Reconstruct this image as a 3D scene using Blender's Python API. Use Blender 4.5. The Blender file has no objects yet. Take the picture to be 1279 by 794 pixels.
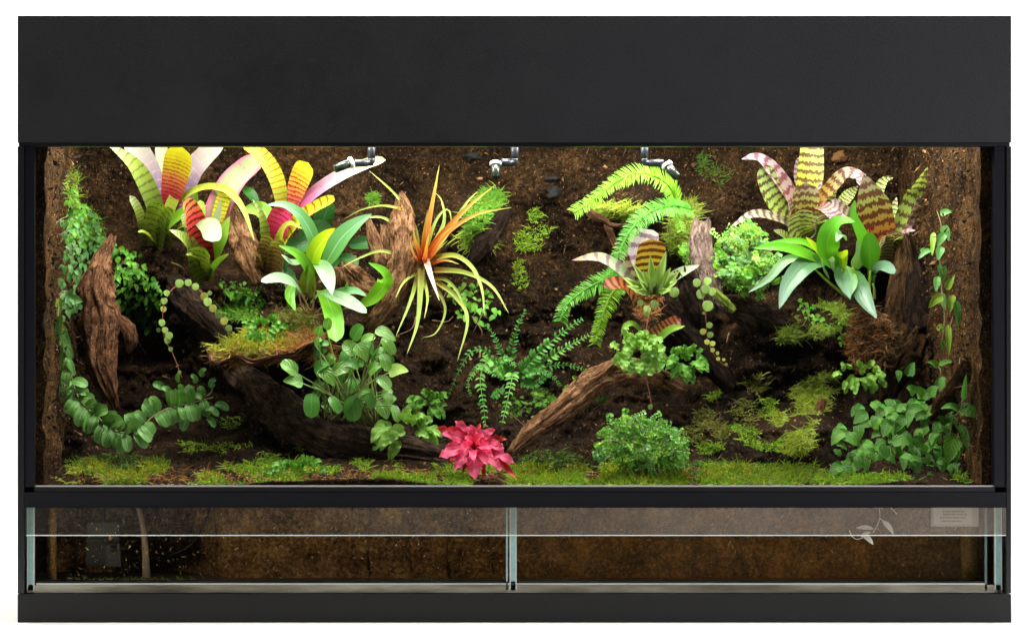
import bpy, math, random
import numpy as np
from mathutils import Vector, Matrix

# ------------------------------------------------------------------ camera, world, light, exposure
SC = bpy.context.scene
COL = SC.collection
D = 3.0
CX, CZ = -0.2295, 0.297            # the lens stands left of the middle, at about a third of the height
cam_d = bpy.data.cameras.new("camera")
cam = bpy.data.objects.new("camera", cam_d); COL.objects.link(cam)
cam.location = (CX, -D, CZ); cam.rotation_euler = (math.radians(90), 0, 0)
cam_d.sensor_width = 36; cam_d.lens = 36 * D / 1.279
cam_d.shift_x = (639.5 - (CX * 1000 + 639.5)) / 1279
cam_d.shift_y = (480 - 397) / 1279
cam_d.clip_start = 0.05; cam_d.clip_end = 60
SC.camera = cam
w = bpy.data.worlds.new("World"); SC.world = w; w.use_nodes = True
w.node_tree.nodes['Background'].inputs[0].default_value = (0.9, 0.95, 1, 1)
w.node_tree.nodes['Background'].inputs[1].default_value = 0.03
SC.view_settings.view_transform = 'Standard'; SC.view_settings.look = 'None'
SC.view_settings.exposure = 0.0; SC.view_settings.gamma = 1
SC.render.engine = 'CYCLES'
SC.cycles.use_denoising = True
SC.cycles.max_bounces = 8; SC.cycles.transparent_max_bounces = 24
SC.cycles.sample_clamp_indirect = 4
SC.cycles.caustics_reflective = False; SC.cycles.caustics_refractive = False

def area(name, loc, target, sx, sy, power, col=(1, 1, 1), spread=180):
    d = bpy.data.lights.new(name, 'AREA'); d.shape = 'RECTANGLE'; d.size = sx; d.size_y = sy
    d.energy = power; d.color = col; d.spread = math.radians(spread)
    o = bpy.data.objects.new(name, d); COL.objects.link(o); o.location = loc
    o.rotation_euler = (Vector(target) - Vector(loc)).to_track_quat('-Z', 'Y').to_euler()
    return o
# the strip lamps up in the hood
for lx in (-0.47, -0.235, 0.0, 0.235, 0.47):
    area("hood_lamp", (lx, 0.085, 0.738), (lx, 0.11, 0), 0.15, 0.03, 2.6, (1.0, 0.975, 0.90))
    area("hood_lamp", (lx + 0.03, 0.235, 0.738), (lx + 0.03, 0.25, 0), 0.15, 0.03, 1.0, (1.0, 0.975, 0.90))
# studio lamps: table, white wall behind, soft box at the right
area("table_lamp", (0.0, -0.13, 1.7), (0.0, -0.12, 0), 2.9, 0.2, 36, (1.0, 1.0, 0.97))
area("wall_lamp", (0.0, 0.72, 1.9), (0.0, 1.1, 0.3), 3.4, 0.4, 100, (1.0, 1.0, 0.97))
area("soft_box", (2.3, -1.5, 0.9), (0.3, 0, 0.4), 0.9, 1.1, 24, (0.82, 0.80, 1.0))
area("soft_box", (-1.9, -2.2, 1.4), (0.0, 0, 0.3), 0.7, 0.9, 1.5, (1.0, 0.80, 0.76))
area("added_fill", (-1.9, -1.3, 0.22), (0.0, 0.1, 0.14), 0.6, 0.3, 1.7, (1.0, 0.96, 0.90), 60)  # both low fills are added, unseen lamps that brighten reservoir and lower tank
area("added_fill", (2.1, -1.3, 0.22), (0.1, 0.1, 0.14), 0.6, 0.3, 2.3, (1.0, 0.96, 0.92), 60)

# ------------------------------------------------------------------ picture <-> place
def P(px, py, Y=0.0):
    """the point at depth Y that the photograph shows at (px, py)"""
    k = (D + Y) / D
    return Vector((CX + ((px - 639.5) / 1000 - CX) * k, Y, CZ + ((777 - py) / 1000 - CZ) * k))

def _hash(ix, iy, iz, seed):
    n = (ix * 374761393 + iy * 668265263 + iz * 2147483647 + seed * 974634211) & 0xFFFFFFFF
    n = ((n ^ (n >> 13)) * 1274126177) & 0xFFFFFFFF
    n = (n ^ (n >> 16)) & 0xFFFFFFFF
    return n.astype(np.float64) / 4294967295.0 * 2 - 1
def vnoise(x, y, z, seed=0):
    x = np.asarray(x, float); y = np.asarray(y, float) + 0 * x; z = np.asarray(z, float) + 0 * x
    fx, fy, fz = np.floor(x), np.floor(y), np.floor(z)
    ix, iy, iz = fx.astype(np.int64), fy.astype(np.int64), fz.astype(np.int64)
    u, v, t = x - fx, y - fy, z - fz
    u = u * u * (3 - 2 * u); v = v * v * (3 - 2 * v); t = t * t * (3 - 2 * t)
    def h(a, b, c): return _hash(ix + a, iy + b, iz + c, seed)
    x00 = h(0,0,0) * (1-u) + h(1,0,0) * u; x10 = h(0,1,0) * (1-u) + h(1,1,0) * u
    x01 = h(0,0,1) * (1-u) + h(1,0,1) * u; x11 = h(0,1,1) * (1-u) + h(1,1,1) * u
    return (x00 * (1-v) + x10 * v) * (1-t) + (x01 * (1-v) + x11 * v) * t
def fbm(x, y, z, seed=0, oct=4, gain=0.5):
    s, a, f = 0, 1.0, 1.0
    for o in range(oct):
        s = s + a * vnoise(np.asarray(x) * f, np.asarray(y) * f, np.asarray(z) * f, seed + o * 17); a *= gain; f *= 2.03
    return s

# ------------------------------------------------------------------ soil depth
PROF_Y = [60, 183, 330, 420, 470, 520, 560, 588, 606, 650]
PROF_D = [.455, .45, .43, .39, .345, .28, .20, .115, .035, .012]
BUMPS = [  # px, py, rx, ry, metres toward the viewer
    (430, 600, 150, 40, .05), (205, 330, 60, 40, .10), (262, 372, 40, 34, .10), (345, 362, 60, 32, .12),
    (345, 405, 68, 16, .17), (120, 330, 40, 60, .05), (160, 480, 85, 60, -.05), (330, 480, 60, 34, -.09),
    (955, 400, 60, 34, .07), (985, 440, 70, 30, .06), (930, 478, 60, 34, .06), (1010, 478, 40, 26, .04), (870, 520, 40, 30, .04), (310, 560, 40, 20, .04), (120, 560, 40, 26, .04), (935, 545, 70, 34, .09), (1020, 545, 36, 44, .10),
    (1010, 312, 60, 24, .06), (1095, 325, 50, 26, .05), (1075, 420, 40, 40, .10), (1150, 375, 30, 38, -.05),
    (1130, 560, 90, 70, .05), (925, 340, 50, 40, .07), (700, 330, 30, 30, -.02), (835, 390, 50, 40, .06),
    (690, 590, 60, 25, -.03), (800, 585, 50, 30, .03), (610, 520, 60, 50, .02), (150, 592, 70, 14, .05),
    (785, 250, 45, 26, .10), (850, 290, 26, 36, .08), (595, 275, 34, 28, .08)]
def SD(px, py):
    px = np.asarray(px, float); py = np.asarray(py, float)
    d = np.interp(py, PROF_Y, PROF_D)
    for bx, by, rx, ry, a in BUMPS:
        r = ((px - bx) / rx) ** 2 + ((py - by) / ry) ** 2
        d = d - a * np.exp(-r ** 1.4)
    fl = np.interp(py, [200, 540, 600], [1, .9, .35])
    md = np.interp(py, [180, 330, 420, 540, 600], [.5, .9, 1.9, 2.0, .9])
    d = d + fl * (md * .019 * fbm(px / 55, py / 45, 0, 3, 3) + md * .006 * np.abs(fbm(px / 13, py / 11, 5, 9, 3)) * -1
             + .0022 * fbm(px / 4.5, py / 4.5, 0, 21, 2))
    return np.maximum(d, .014)
_tx = np.arange(0, 1281, 1.5); _ty = np.arange(60, 660, 1.5)
_TAB = SD(*np.meshgrid(_tx, _ty)).tolist()
def wall_y(px):
    """depth at which a sight line through px meets the face of a side panel"""
    dx = (px - 639.5) / 1000 - CX
    return D * ((.572 - CX) / dx if dx > 0 else (-.573 - CX) / dx) - D if abs(dx) > .2 else 9.0
def S(px, py, off=0.0):
    """soil depth behind a picture point, read from a table"""
    a = min(max(px / 1.5, 0), 852.9); b = min(max((py - 60) / 1.5, 0), 398.9); i, j = int(a), int(b); u, v = a - i, b - j
    r0, r1 = _TAB[j], _TAB[j + 1]
    y_ = (r0[i] * (1 - u) + r0[i + 1] * u) * (1 - v) + (r1[i] * (1 - u) + r1[i + 1] * u) * v
    if px < 130 or px > 1110: y_ = max(.03, min(y_, wall_y(px)))
    return y_ - off
def PS(px, py, off=0.0): return P(px, py, S(px, py, off))

# ------------------------------------------------------------------ node helpers
class NT:
    def __init__(s, name):
        s.m = bpy.data.materials.new(name); s.m.use_nodes = True
        s.t = s.m.node_tree; s.t.nodes.clear()
        s.out = s.t.nodes.new('ShaderNodeOutputMaterial')
    def n(s, typ, ins=None, **props):
        nd = s.t.nodes.new(typ)
        for k, v in props.items(): setattr(nd, k, v)
        for k, v in (ins or {}).items(): s.set(nd.inputs[k], v)
        return nd
    def set(s, sock, v):
        if isinstance(v, bpy.types.NodeSocket): s.t.links.new(v, sock)
        elif isinstance(v, bpy.types.Node): s.t.links.new(v.outputs[0], sock)
        else:
            if sock.type == 'RGBA' and len(v) == 3: v = (*v, 1)
            sock.default_value = v
    def math(s, op, a, b=0.0, c=None):
        ins = {0: a, 1: b}
        if c is not None: ins[2] = c
        return s.n('ShaderNodeMath', ins, operation=op)
    def ramp(s, fac, stops, interp='LINEAR'):
        r = s.n('ShaderNodeValToRGB', {0: fac}); cr = r.color_ramp; cr.interpolation = interp
        while len(cr.elements) < len(stops): cr.elements.new(0.5)
        for e, (p, c) in zip(cr.elements, stops): e.position = p; e.color = (*c, 1)
        return r
    def mix(s, f, a, b, mode='MIX'):
        nd = s.n('ShaderNodeMix', data_type='RGBA', blend_type=mode)
        s.set(nd.inputs[0], f); s.set(nd.inputs[6], a); s.set(nd.inputs[7], b)
        return nd.outputs[2]
    def smooth(s, v, a, b, lo=0.0, hi=1.0):
        return s.n('ShaderNodeMapRange', {0: v, 1: a, 2: b, 3: lo, 4: hi}, interpolation_type='SMOOTHSTEP')
    def noise(s, vec, scale, detail=3, rough=.55, dist=0.0):
        nd = s.n('ShaderNodeTexNoise', {'Scale': scale, 'Detail': detail, 'Roughness': rough, 'Distortion': dist})
        if vec is not None: s.set(nd.inputs['Vector'], vec)
        return nd
    def objco(s): return s.n('ShaderNodeTexCoord').outputs['Object']
    def uv(s):
        sx = s.n('ShaderNodeSeparateXYZ', {0: s.n('ShaderNodeTexCoord').outputs['UV']})
        return sx.outputs[0], sx.outputs[1]
    def bump(s, h, strength=.5, dist=.002):
        return s.n('ShaderNodeBump', {'Height': h, 'Strength': strength, 'Distance': dist})
    def prin(s, col, rough=.5, spec=.4, normal=None, **kw):
        p = s.n('ShaderNodeBsdfPrincipled', {'Base Color': col, 'Roughness': rough, 'Specular IOR Level': spec})
        if normal is not None: s.set(p.inputs['Normal'], normal)
        for k, v in kw.items(): s.set(p.inputs[k], v)
        return p
    def done(s, sh): s.t.links.new(sh.outputs[0], s.out.inputs[0]); return s.m

def srgb(r, g, b):
    f = lambda c: (c / 255 / 12.92) if c < 10.3 else ((c / 255 + .055) / 1.055) ** 2.4
    return (f(r), f(g), f(b))

def island_var(t, col, amt=.25, hue=.015):
    rnd = t.n('ShaderNodeNewGeometry').outputs['Random Per Island']
    h = t.n('ShaderNodeMapRange', {0: rnd, 3: .5 - hue, 4: .5 + hue})
    rv = t.math('FRACT', t.math('MULTIPLY', rnd, 7.31))
    v = t.n('ShaderNodeMapRange', {0: rv, 3: 1 - amt, 4: 1 + amt})
    return t.n('ShaderNodeHueSaturation', {'Hue': h, 'Value': v, 'Color': col}).outputs[0]

def leafy(t, col, rough=.42, trans=.3, spec=.25, normal=None):
    p = t.prin(col, rough, spec, normal)
    tr = t.n('ShaderNodeBsdfTranslucent', {0: t.mix(1.0, col, (1.0, 1.0, .5), 'MULTIPLY')})
    return t.done(t.n('ShaderNodeMixShader', {0: trans, 1: p, 2: tr}))

MATS = {}
def brom(name, stops, band=None, freq=14, thr=.1, dist=.35, ragged=1.0, edge=None, rough=.36, trans=.30):
    """a banded strap leaf: colour along its length, ragged cross bands"""
    if name in MATS: return MATS[name]
    t = NT(name); u, v = t.uv()
    col = t.ramp(v, stops).outputs[0]
    rnd = t.n('ShaderNodeObjectInfo').outputs['Random']
    if edge is not None:
        e = t.smooth(t.math('ABSOLUTE', t.math('SUBTRACT', u, .5)), .30, .5)
        col = t.mix(t.math('MULTIPLY', e, edge[1]), col, edge[0])
    if band is not None:
        vec = t.n('ShaderNodeCombineXYZ', {0: t.math('MULTIPLY', u, 3.0 * ragged), 1: t.math('MULTIPLY', v, freq * .9), 2: t.math('MULTIPLY', rnd, 30)})
        nz = t.noise(vec, 1.6, 3, .6)
        fine = t.noise(t.n('ShaderNodeCombineXYZ', {0: t.math('MULTIPLY', u, 26 * ragged), 1: t.math('MULTIPLY', v, freq * 1.5), 2: rnd}), 1.0, 2)
        ph = t.math('ADD', t.math('MULTIPLY', v, freq), t.math('MULTIPLY', t.math('ADD', nz.outputs[0], t.math('MULTIPLY', fine.outputs[0], .35)), dist * 2))
        sn = t.math('SINE', t.math('MULTIPLY', t.math('ADD', ph, rnd), 6.283))
        sn = t.math('ADD', sn, t.math('MULTIPLY', t.math('SUBTRACT', fine.outputs[0], .5), 1.3))
        mk = t.smooth(sn, thr, thr + .4)
        bc = t.ramp(v, band).outputs[0] if isinstance(band, list) else (*band, 1)
        col = t.mix(t.math('MULTIPLY', mk, .93), col, bc)
    line = t.noise(t.n('ShaderNodeCombineXYZ', {0: t.math('MULTIPLY', u, 40), 1: t.math('MULTIPLY', v, 2)}), 1.0, 2)
    col = t.mix(.35, col, t.ramp(line.outputs[0], [(.3, (.6, .6, .6)), (.7, (1, 1, 1))]).outputs[0], 'MULTIPLY')
    b = t.bump(line.outputs[0], .25, .001)
    MATS[name] = leafy(t, col, rough, trans, normal=b); return MATS[name]

def green(name, stops, vein=None, rib=.045, side=0, sang=6, blotch=None, rough=.42, trans=.28, var=.2, quilt=0.0, ribf=.7, spec=.3):
    """a plain leaf with midrib and side veins"""
    if name in MATS: return MATS[name]
    t = NT(name); u, v = t.uv()
    col = t.ramp(v, stops).outputs[0]
    au = t.math('ABSOLUTE', t.math('SUBTRACT', u, .5))
    if blotch:
        nz = t.noise(t.objco(), blotch[1], 3, .6)
        col = t.mix(t.smooth(nz.outputs[0], .48, .66), col, blotch[0])
    bmp = None
    if vein is not None:
        mk = t.smooth(au, rib, rib * .3, 0, ribf)
        h = t.math('MULTIPLY', mk, -1.0)
        if side:
            ph = t.math('SUBTRACT', t.math('MULTIPLY', v, side), t.math('MULTIPLY', au, sang))
            sv = t.math('ABSOLUTE', t.math('SUBTRACT', t.math('FRACT', ph), .5))
            sm = t.smooth(sv, .10, .0, 0, ribf * .55)
            mk = t.math('MAXIMUM', mk, sm)
            h = t.math('SUBTRACT', t.math('MULTIPLY', t.smooth(sv, .0, .4), quilt + .2), mk)
        col = t.mix(mk, col, vein)
        bmp = t.bump(h, .5, .0012)
    col = island_var(t, col, var)
    MATS[name] = leafy(t, col, rough, trans, spec, normal=bmp); return MATS[name]

def wood_mat(name, dark, mid, light, moss=None, gscale=1.0, rough=.85):
    t = NT(name); u, v = t.uv(); oc = t.objco()
    vec = t.n('ShaderNodeCombineXYZ', {0: t.math('MULTIPLY', u, 16 * gscale), 1: t.math('MULTIPLY', v, 9)})
    g = t.noise(vec, 1.0, 7, .74, .5)
    big = t.noise(oc, 22, 4, .6)
    f = t.math('ADD', t.math('MULTIPLY', g.outputs[0], .85), t.math('MULTIPLY', big.outputs[0], .3))
    col = t.ramp(f, [(.40, dark), (.54, mid), (.72, light)]).outputs[0]
    vec2 = t.n('ShaderNodeCombineXYZ', {0: t.math('MULTIPLY', u, 26 * gscale), 1: t.math('MULTIPLY', v, 5)})
    cr = t.math('ABSOLUTE', t.math('SUBTRACT', t.noise(vec2, 1.0, 3, .6, .8).outputs[0], .5))
    crk = t.math('MULTIPLY', t.smooth(cr, .030, .004), t.smooth(big.outputs[0], .40, .52))
    col = t.mix(t.math('MULTIPLY', crk, .9), col, tuple(k * .25 for k in dark))
    sp = t.noise(oc, 420, 2, .6)
    col = t.mix(t.smooth(sp.outputs[0], .60, .72, 0, .5), col, tuple(c * .35 for c in dark))
    if moss:
        mn = t.noise(oc, 40, 4, .65)
        col = t.mix(t.smooth(mn.outputs[0], .56, .64), col, moss)
    fine = t.noise(oc, 260, 4, .7)
    b = t.bump(t.math('SUBTRACT', t.math('ADD', t.math('MULTIPLY', g.outputs[0], 1.3), t.math('MULTIPLY', fine.outputs[0], .5)), t.math('MULTIPLY', crk, .6)), 1.0, .007)
    return t.done(t.prin(col, rough, .07, b))

def soil_mat(name, stops, speck, sp_amt=.6, bumpd=.004, s=1.0, wet=.95, grain=(.45, 1.7), low_dark=None):
    t = NT(name); oc = t.objco()
    a = t.noise(oc, 14 * s, 5, .62); b = t.noise(oc, 150 * s, 5, .7); c = t.noise(oc, 520 * s, 3, .7)
    f = t.math('ADD', t.math('MULTIPLY', a.outputs[0], .45), t.math('MULTIPLY', b.outputs[0], .55))
    col = t.ramp(f, stops).outputs[0]
    g = t.n('ShaderNodeMapRange', {0: c.outputs[0], 1: .34, 2: .66, 3: grain[0], 4: grain[1]})
    gc = t.n('ShaderNodeCombineXYZ', {0: g, 1: g, 2: g})
    col = t.mix(1.0, col, gc, 'MULTIPLY')
    vo = t.n('ShaderNodeTexVoronoi', {'Vector': t.n('ShaderNodeVectorMath', {0: oc, 1: (1, 1, .45)}, operation='MULTIPLY'), 'Scale': 300 * s})
    k = t.math('MULTIPLY', t.smooth(vo.outputs[0], .32, .12), t.smooth(c.outputs[0], .5, .64, 0, sp_amt))
    col = t.mix(k, col, speck)
    if low_dark:        # darker lower down, paler above, with a ragged border
        z = t.math('ADD', t.n('ShaderNodeSeparateXYZ', {0: oc}).outputs[2], t.math('MULTIPLY', t.math('SUBTRACT', a.outputs[0], .5), .35))
        dm = t.smooth(z, low_dark[0], low_dark[1], low_dark[2], 1.0)
        col = t.mix(1.0, col, t.n('ShaderNodeCombineXYZ', {0: dm, 1: dm, 2: dm}), 'MULTIPLY')
    h = t.math('ADD', b.outputs[0], t.math('MULTIPLY', c.outputs[0], .5))
    return t.done(t.prin(col, wet, .08, t.bump(h, .9, bumpd)))

def plain(name, col, rough=.5, spec=.4, nb=None, **kw):
    t = NT(name); nrm = None
    c = (*col, 1)
    if nb:
        nz = t.noise(t.objco(), nb[0], 3); nrm = t.bump(nz.outputs[0], nb[1], .001)
        c = t.mix(.3, c, t.ramp(nz.outputs[0], [(.3, (.6,) * 3), (.7, (1.2,) * 3)]).outputs[0], 'MULTIPLY')
    return t.done(t.prin(c, rough, spec, nrm, **kw))

def pane_mat(name, tint=(1, 1, 1), haze=0.0, hazecol=(.5, .5, .5), refl=1.0, side=None):
    t = NT(name)
    tr = t.n('ShaderNodeBsdfTransparent', {0: tint}); gl = t.n('ShaderNodeBsdfGlossy', {0: (1, 1, 1), 1: .03})
    fr = t.math('MULTIPLY', t.n('ShaderNodeFresnel', {0: 1.33}), refl)
    m = t.n('ShaderNodeMixShader', {0: fr, 1: tr, 2: gl})
    if haze:
        nz = t.noise(t.objco(), 9, 4, .6)
        f = t.n('ShaderNodeMapRange', {0: nz.outputs[0], 1: .3, 2: .7, 3: haze * .6, 4: haze * 1.3})
        if side is not None:      # the painted reflection veil is thickest towards one end of the pane
            f = t.math('MULTIPLY', f, t.smooth(t.n('ShaderNodeSeparateXYZ', {0: t.objco()}).outputs[0], *side))
        m = t.n('ShaderNodeMixShader', {0: f, 1: m, 2: t.n('ShaderNodeBsdfDiffuse', {0: hazecol})})
    return t.done(m)

# ------------------------------------------------------------------ mesh helpers
ORG = {}
class MB:
    def __init__(s): s.v = []; s.f = []; s.uv = []; s.mi = []
    def add(s, vs, fs, uvs=None, mi=0):
        b = len(s.v); s.v.extend(vs)
        s.uv.extend(uvs if uvs is not None else [(0, 0)] * len(vs))
        for f in fs: s.f.append(tuple(i + b for i in f)); s.mi.append(mi)
    def box(s, a, b, mi=0):
        (x0, y0, z0), (x1, y1, z1) = a, b
        vs = [(x, y, z) for x in (x0, x1) for y in (y0, y1) for z in (z0, z1)]
        s.add(vs, [(0,1,3,2), (4,6,7,5), (0,4,5,1), (2,3,7,6), (0,2,6,4), (1,5,7,3)], None, mi)
    def build(s, name, mats, parent=None, loc=None, smooth=True):
        me = bpy.data.meshes.new(name)
        o = bpy.data.objects.new(name, me)
        if parent is not None:
            org = ORG[parent.name]; o.parent = parent
        else:
            org = Vector(loc) if loc is not None else Vector((0, 0, 0)); o.location = org
        ox, oy, oz = org
        me.from_pydata([(v[0] - ox, v[1] - oy, v[2] - oz) for v in s.v], [], s.f)
        uvl = me.uv_layers.new(name="UVMap")
        li = np.zeros(len(me.loops), dtype=np.int32); me.loops.foreach_get("vertex_index", li)
        uvl.data.foreach_set("uv", np.asarray(s.uv, dtype=np.float32)[li].ravel())
        for m in (mats if isinstance(mats, (list, tuple)) else [mats]): me.materials.append(m)
        me.polygons.foreach_set("material_index", np.asarray(s.mi, dtype=np.int32))
        me.polygons.foreach_set("use_smooth", [smooth] * len(s.f))
        me.update()
        COL.objects.link(o); ORG[o.name] = org
        return o

def tag(o, label=None, cat=None, group=None, kind=None):
    if label: o['label'] = label
    if cat: o['category'] = cat
    if group: o['group'] = group
    if kind: o['kind'] = kind
    return o
def thing(name, label, cat, loc, group=None):
    o = bpy.data.objects.new(name, None); COL.objects.link(o); o.location = loc
    o.empty_display_size = .02
    ORG[o.name] = Vector(loc); tag(o, label, cat, group); return o

def spline(pts, n):
    """Catmull-Rom through pts, n+1 samples evenly spread"""
    p = np.array([tuple(q) for q in pts], float)
    if len(p) == 2: p = np.array([p[0], (p[0] + p[1]) / 2, p[1]])
    e = np.vstack([2 * p[0] - p[1], p, 2 * p[-1] - p[-2]])
    out = []
    for i in range(len(p) - 1):
        a, b, c, d = e[i], e[i + 1], e[i + 2], e[i + 3]
        for t in np.linspace(0, 1, 16, endpoint=False):
            out.append(.5 * (2 * b + (c - a) * t + (2 * a - 5 * b + 4 * c - d) * t * t + (3 * b - a - 3 * c + d) * t ** 3))
    out.append(p[-1]); out = np.array(out)
    L = np.concatenate([[0], np.cumsum(np.linalg.norm(np.diff(out, axis=0), axis=1))])
    s = np.linspace(0, L[-1], n + 1)
    return np.stack([np.interp(s, L, out[:, k]) for k in range(out.shape[1])], 1)

def nrmz(a): return a / np.maximum(np.linalg.norm(a, axis=-1, keepdims=True), 1e-9)

def profile(kind, t):
    if kind == 'strap': return np.where(t < .8, .82 + .25 * np.sin(np.clip(t / .8, 0, 1) * 2.6), np.sqrt(np.clip(1 - ((t - .8) / .2) ** 2.4, 0, 1)) * .96)
    if kind == 'flare': return np.where(t < .80, .42 + .58 * np.sin(np.clip(t / .80, 0, 1) * 1.571), np.sqrt(np.clip(1 - ((t - .8) / .2) ** 3, 0, 1)))
    if kind == 'point': return np.where(t < .62, .78 + .30 * np.sin(np.clip(t / .62, 0, 1) * 2.2), np.clip(1 - (t - .62) / .38, 0, 1) ** .75 * 1.02)
    if kind == 'blunt': return np.where(t < .93, .85 + .2 * np.sin(t * 2.6), np.clip(1 - (t - .93) / .09, 0, 1) ** .4)
    if kind == 'lance': return np.sin(np.clip(t, 0, 1) ** .8 * math.pi) ** .8 * .96 + .05 * (1 - t)
    if kind == 'petiole': return np.where(t < .3, .22 + .2 * t, .28 + .72 * np.sin(np.clip((t - .3) / .7, 0, 1) ** .8 * math.pi) ** .75)* np.clip((1 - t) / .04, 0, 1) ** .5
    if kind == 'oval': return np.sqrt(np.clip(1 - (2 * t - 1) ** 2, 0, 1)) ** .9
    if kind == 'heart': return np.clip(np.sin(np.clip(t, 0, 1) ** .55 * math.pi), 0, 1) ** .75
    if kind == 'taper': return (1 - t) ** .75 * .95 + .05 * (1 - t)
    if kind == 'disc': return np.sqrt(np.clip(1 - (2 * t - 1) ** 2, 0, 1))
    return 1 - t

def ribbon(mb, pts, width, kind='strap', nh=(0, -1, .45), fold=.25, twist=0.0, n=16, m=4, wav=0.0, ser=0.0, seed=0, mi=0, thick=0.0, v0=0.0, v1=1.0):
    """a leaf blade along pts; width in metres; fold raises the edges towards the face"""
    c = spline(pts, n); t = np.linspace(0, 1, n + 1)
    T = nrmz(np.gradient(c, axis=0))
    N0 = np.array(nh, float)
    if N0.ndim == 1: N0 = np.tile(N0 / np.linalg.norm(N0), (n + 1, 1))
    side = np.cross(T, N0); bad = np.linalg.norm(side, axis=1) < .15
    side[bad] = np.array([1, 0, 0]); side = nrmz(side)
    for i in range(1, n + 1):
        if (side[i] * side[i - 1]).sum() < 0 and np.linalg.norm(np.cross(T[i], N0[i])) < .5: side[i] = -side[i]
    nor = nrmz(np.cross(side, T))
    if twist:
        a = (np.asarray(twist) * (t if np.isscalar(twist) else 1))[:, None] if np.isscalar(twist) else np.interp(t, np.linspace(0, 1, len(twist)), twist)[:, None]
        side, nor = side * np.cos(a) + nor * np.sin(a), nor * np.cos(a) - side * np.sin(a)
    hw = profile(kind, t) * width / 2
    if ser: hw = hw * (1 + ser * (vnoise(t * n * .55, seed, 0, 5)))
    vs, uvs, fs = [], [], []
    for i in range(n + 1):
        for j in range(m + 1):
            a = j / m * 2 - 1
            q = c[i] + side[i] * a * hw[i] + nor[i] * (fold * hw[i] * a * a)
            if wav: q = q + nor[i] * wav * width * math.sin(t[i] * 17 + seed + (0 if a < 0 else 1.9)) * abs(a) ** 1.5
            vs.append(tuple(q)); uvs.append((j / m, v0 + (v1 - v0) * t[i]))
    W = m + 1
    for i in range(n):
        for j in range(m): fs.append((i * W + j, i * W + j + 1, (i + 1) * W + j + 1, (i + 1) * W + j))
    if thick:   # a second skin and a rim, for fleshy leaves
        b = len(vs)
        for i in range(n + 1):
            for j in range(m + 1):
                a = j / m * 2 - 1
                q = np.array(vs[i * W + j]) - nor[i] * thick * (1 - a * a * .9) * min(1, hw[i] / (width * .2) + .05)
                vs.append(tuple(q)); uvs.append(uvs[i * W + j])
        for i in range(n):
            for j in range(m): fs.append((b + i * W + j, b + (i + 1) * W + j, b + (i + 1) * W + j + 1, b + i * W + j + 1))
            fs.append((i * W, (i + 1) * W, b + (i + 1) * W, b + i * W)); fs.append((i * W + m, b + i * W + m, b + (i + 1) * W + m, (i + 1) * W + m))
    mb.add(vs, fs, uvs, mi)
    return c

_BT = [0, .34, .68, 1.0]
def blade(mb, p0, p1, p2, w, nh=(0, -.9, .44)):
    """a small tapering blade, bent through p1"""
    d = (p2[0] - p0[0], p2[1] - p0[1], p2[2] - p0[2])
    s = (d[1] * nh[2] - d[2] * nh[1], d[2] * nh[0] - d[0] * nh[2], d[0] * nh[1] - d[1] * nh[0])
    l = math.sqrt(s[0] * s[0] + s[1] * s[1] + s[2] * s[2]) or 1; k = w * .5 / l
    s = (s[0] * k, s[1] * k, s[2] * k); vs = []; uv = []
    for t, f in ((0, .8), (.4, 1.0), (.75, .7)):
        a_, b_, c_ = (1 - t) ** 2, 2 * t * (1 - t), t * t
        q = (a_ * p0[0] + b_ * p1[0] + c_ * p2[0], a_ * p0[1] + b_ * p1[1] + c_ * p2[1], a_ * p0[2] + b_ * p1[2] + c_ * p2[2])
        vs.append((q[0] - s[0] * f, q[1] - s[1] * f, q[2] - s[2] * f)); vs.append((q[0] + s[0] * f, q[1] + s[1] * f, q[2] + s[2] * f)); uv += [(0, t), (1, t)]
    vs.append(tuple(p2)); uv.append((.5, 1))
    mb.add(vs, [(0, 1, 3, 2), (2, 3, 5, 4), (4, 5, 6)], uv)

def tube(mb, pts, r0, r1=None, n=12, k=6, mi=0, cap=True):
    c = spline(pts, n); T = nrmz(np.gradient(c, axis=0)); r1 = r0 if r1 is None else r1
    up = np.array([0.13, -.9, .41]); A = np.cross(T, up); A = nrmz(A); B = np.cross(T, A)
    vs, uvs, fs = [], [], []
    for i in range(n + 1):
        r = r0 + (r1 - r0) * i / n
        for j in range(k):
            a = 2 * math.pi * j / k
            vs.append(tuple(c[i] + r * (A[i] * math.cos(a) + B[i] * math.sin(a)))); uvs.append((j / k, i / n))
    for i in range(n):
        for j in range(k): fs.append((i * k + j, i * k + (j + 1) % k, (i + 1) * k + (j + 1) % k, (i + 1) * k + j))
    if cap: fs.append(tuple(range(k - 1, -1, -1))); fs.append(tuple(n * k + j for j in range(k)))
    mb.add(vs, fs, uvs, mi)

def cyl(mb, a, b, r, k=20, mi=0, r2=None, bev=.12):
    """a machined cylinder with softened rims"""
    a, b = Vector(a), Vector(b); ax = (b - a).normalized(); L = (b - a).length
    A = ax.orthogonal().normalized(); B = ax.cross(A); r2 = r if r2 is None else r2
    bv = min(bev * r, L * .3)
    prof = [(0, 0), (0, r - bv), (bv, r), (L - bv, r2), (L, r2 - bv), (L, 0)]
    vs, fs = [], []
    for d, rr in prof:
        for j in range(k):
            t = 2 * math.pi * j / k
            vs.append(tuple(a + ax * d + (A * math.cos(t) + B * math.sin(t)) * max(rr, 1e-5)))
    for i in range(len(prof) - 1):
        for j in range(k): fs.append((i * k + j, i * k + (j + 1) % k, (i + 1) * k + (j + 1) % k, (i + 1) * k + j))
    mb.add(vs, fs, None, mi)

def scale_at(Y): return .001 * (D + Y) / D

R = random.Random(7)

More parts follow.
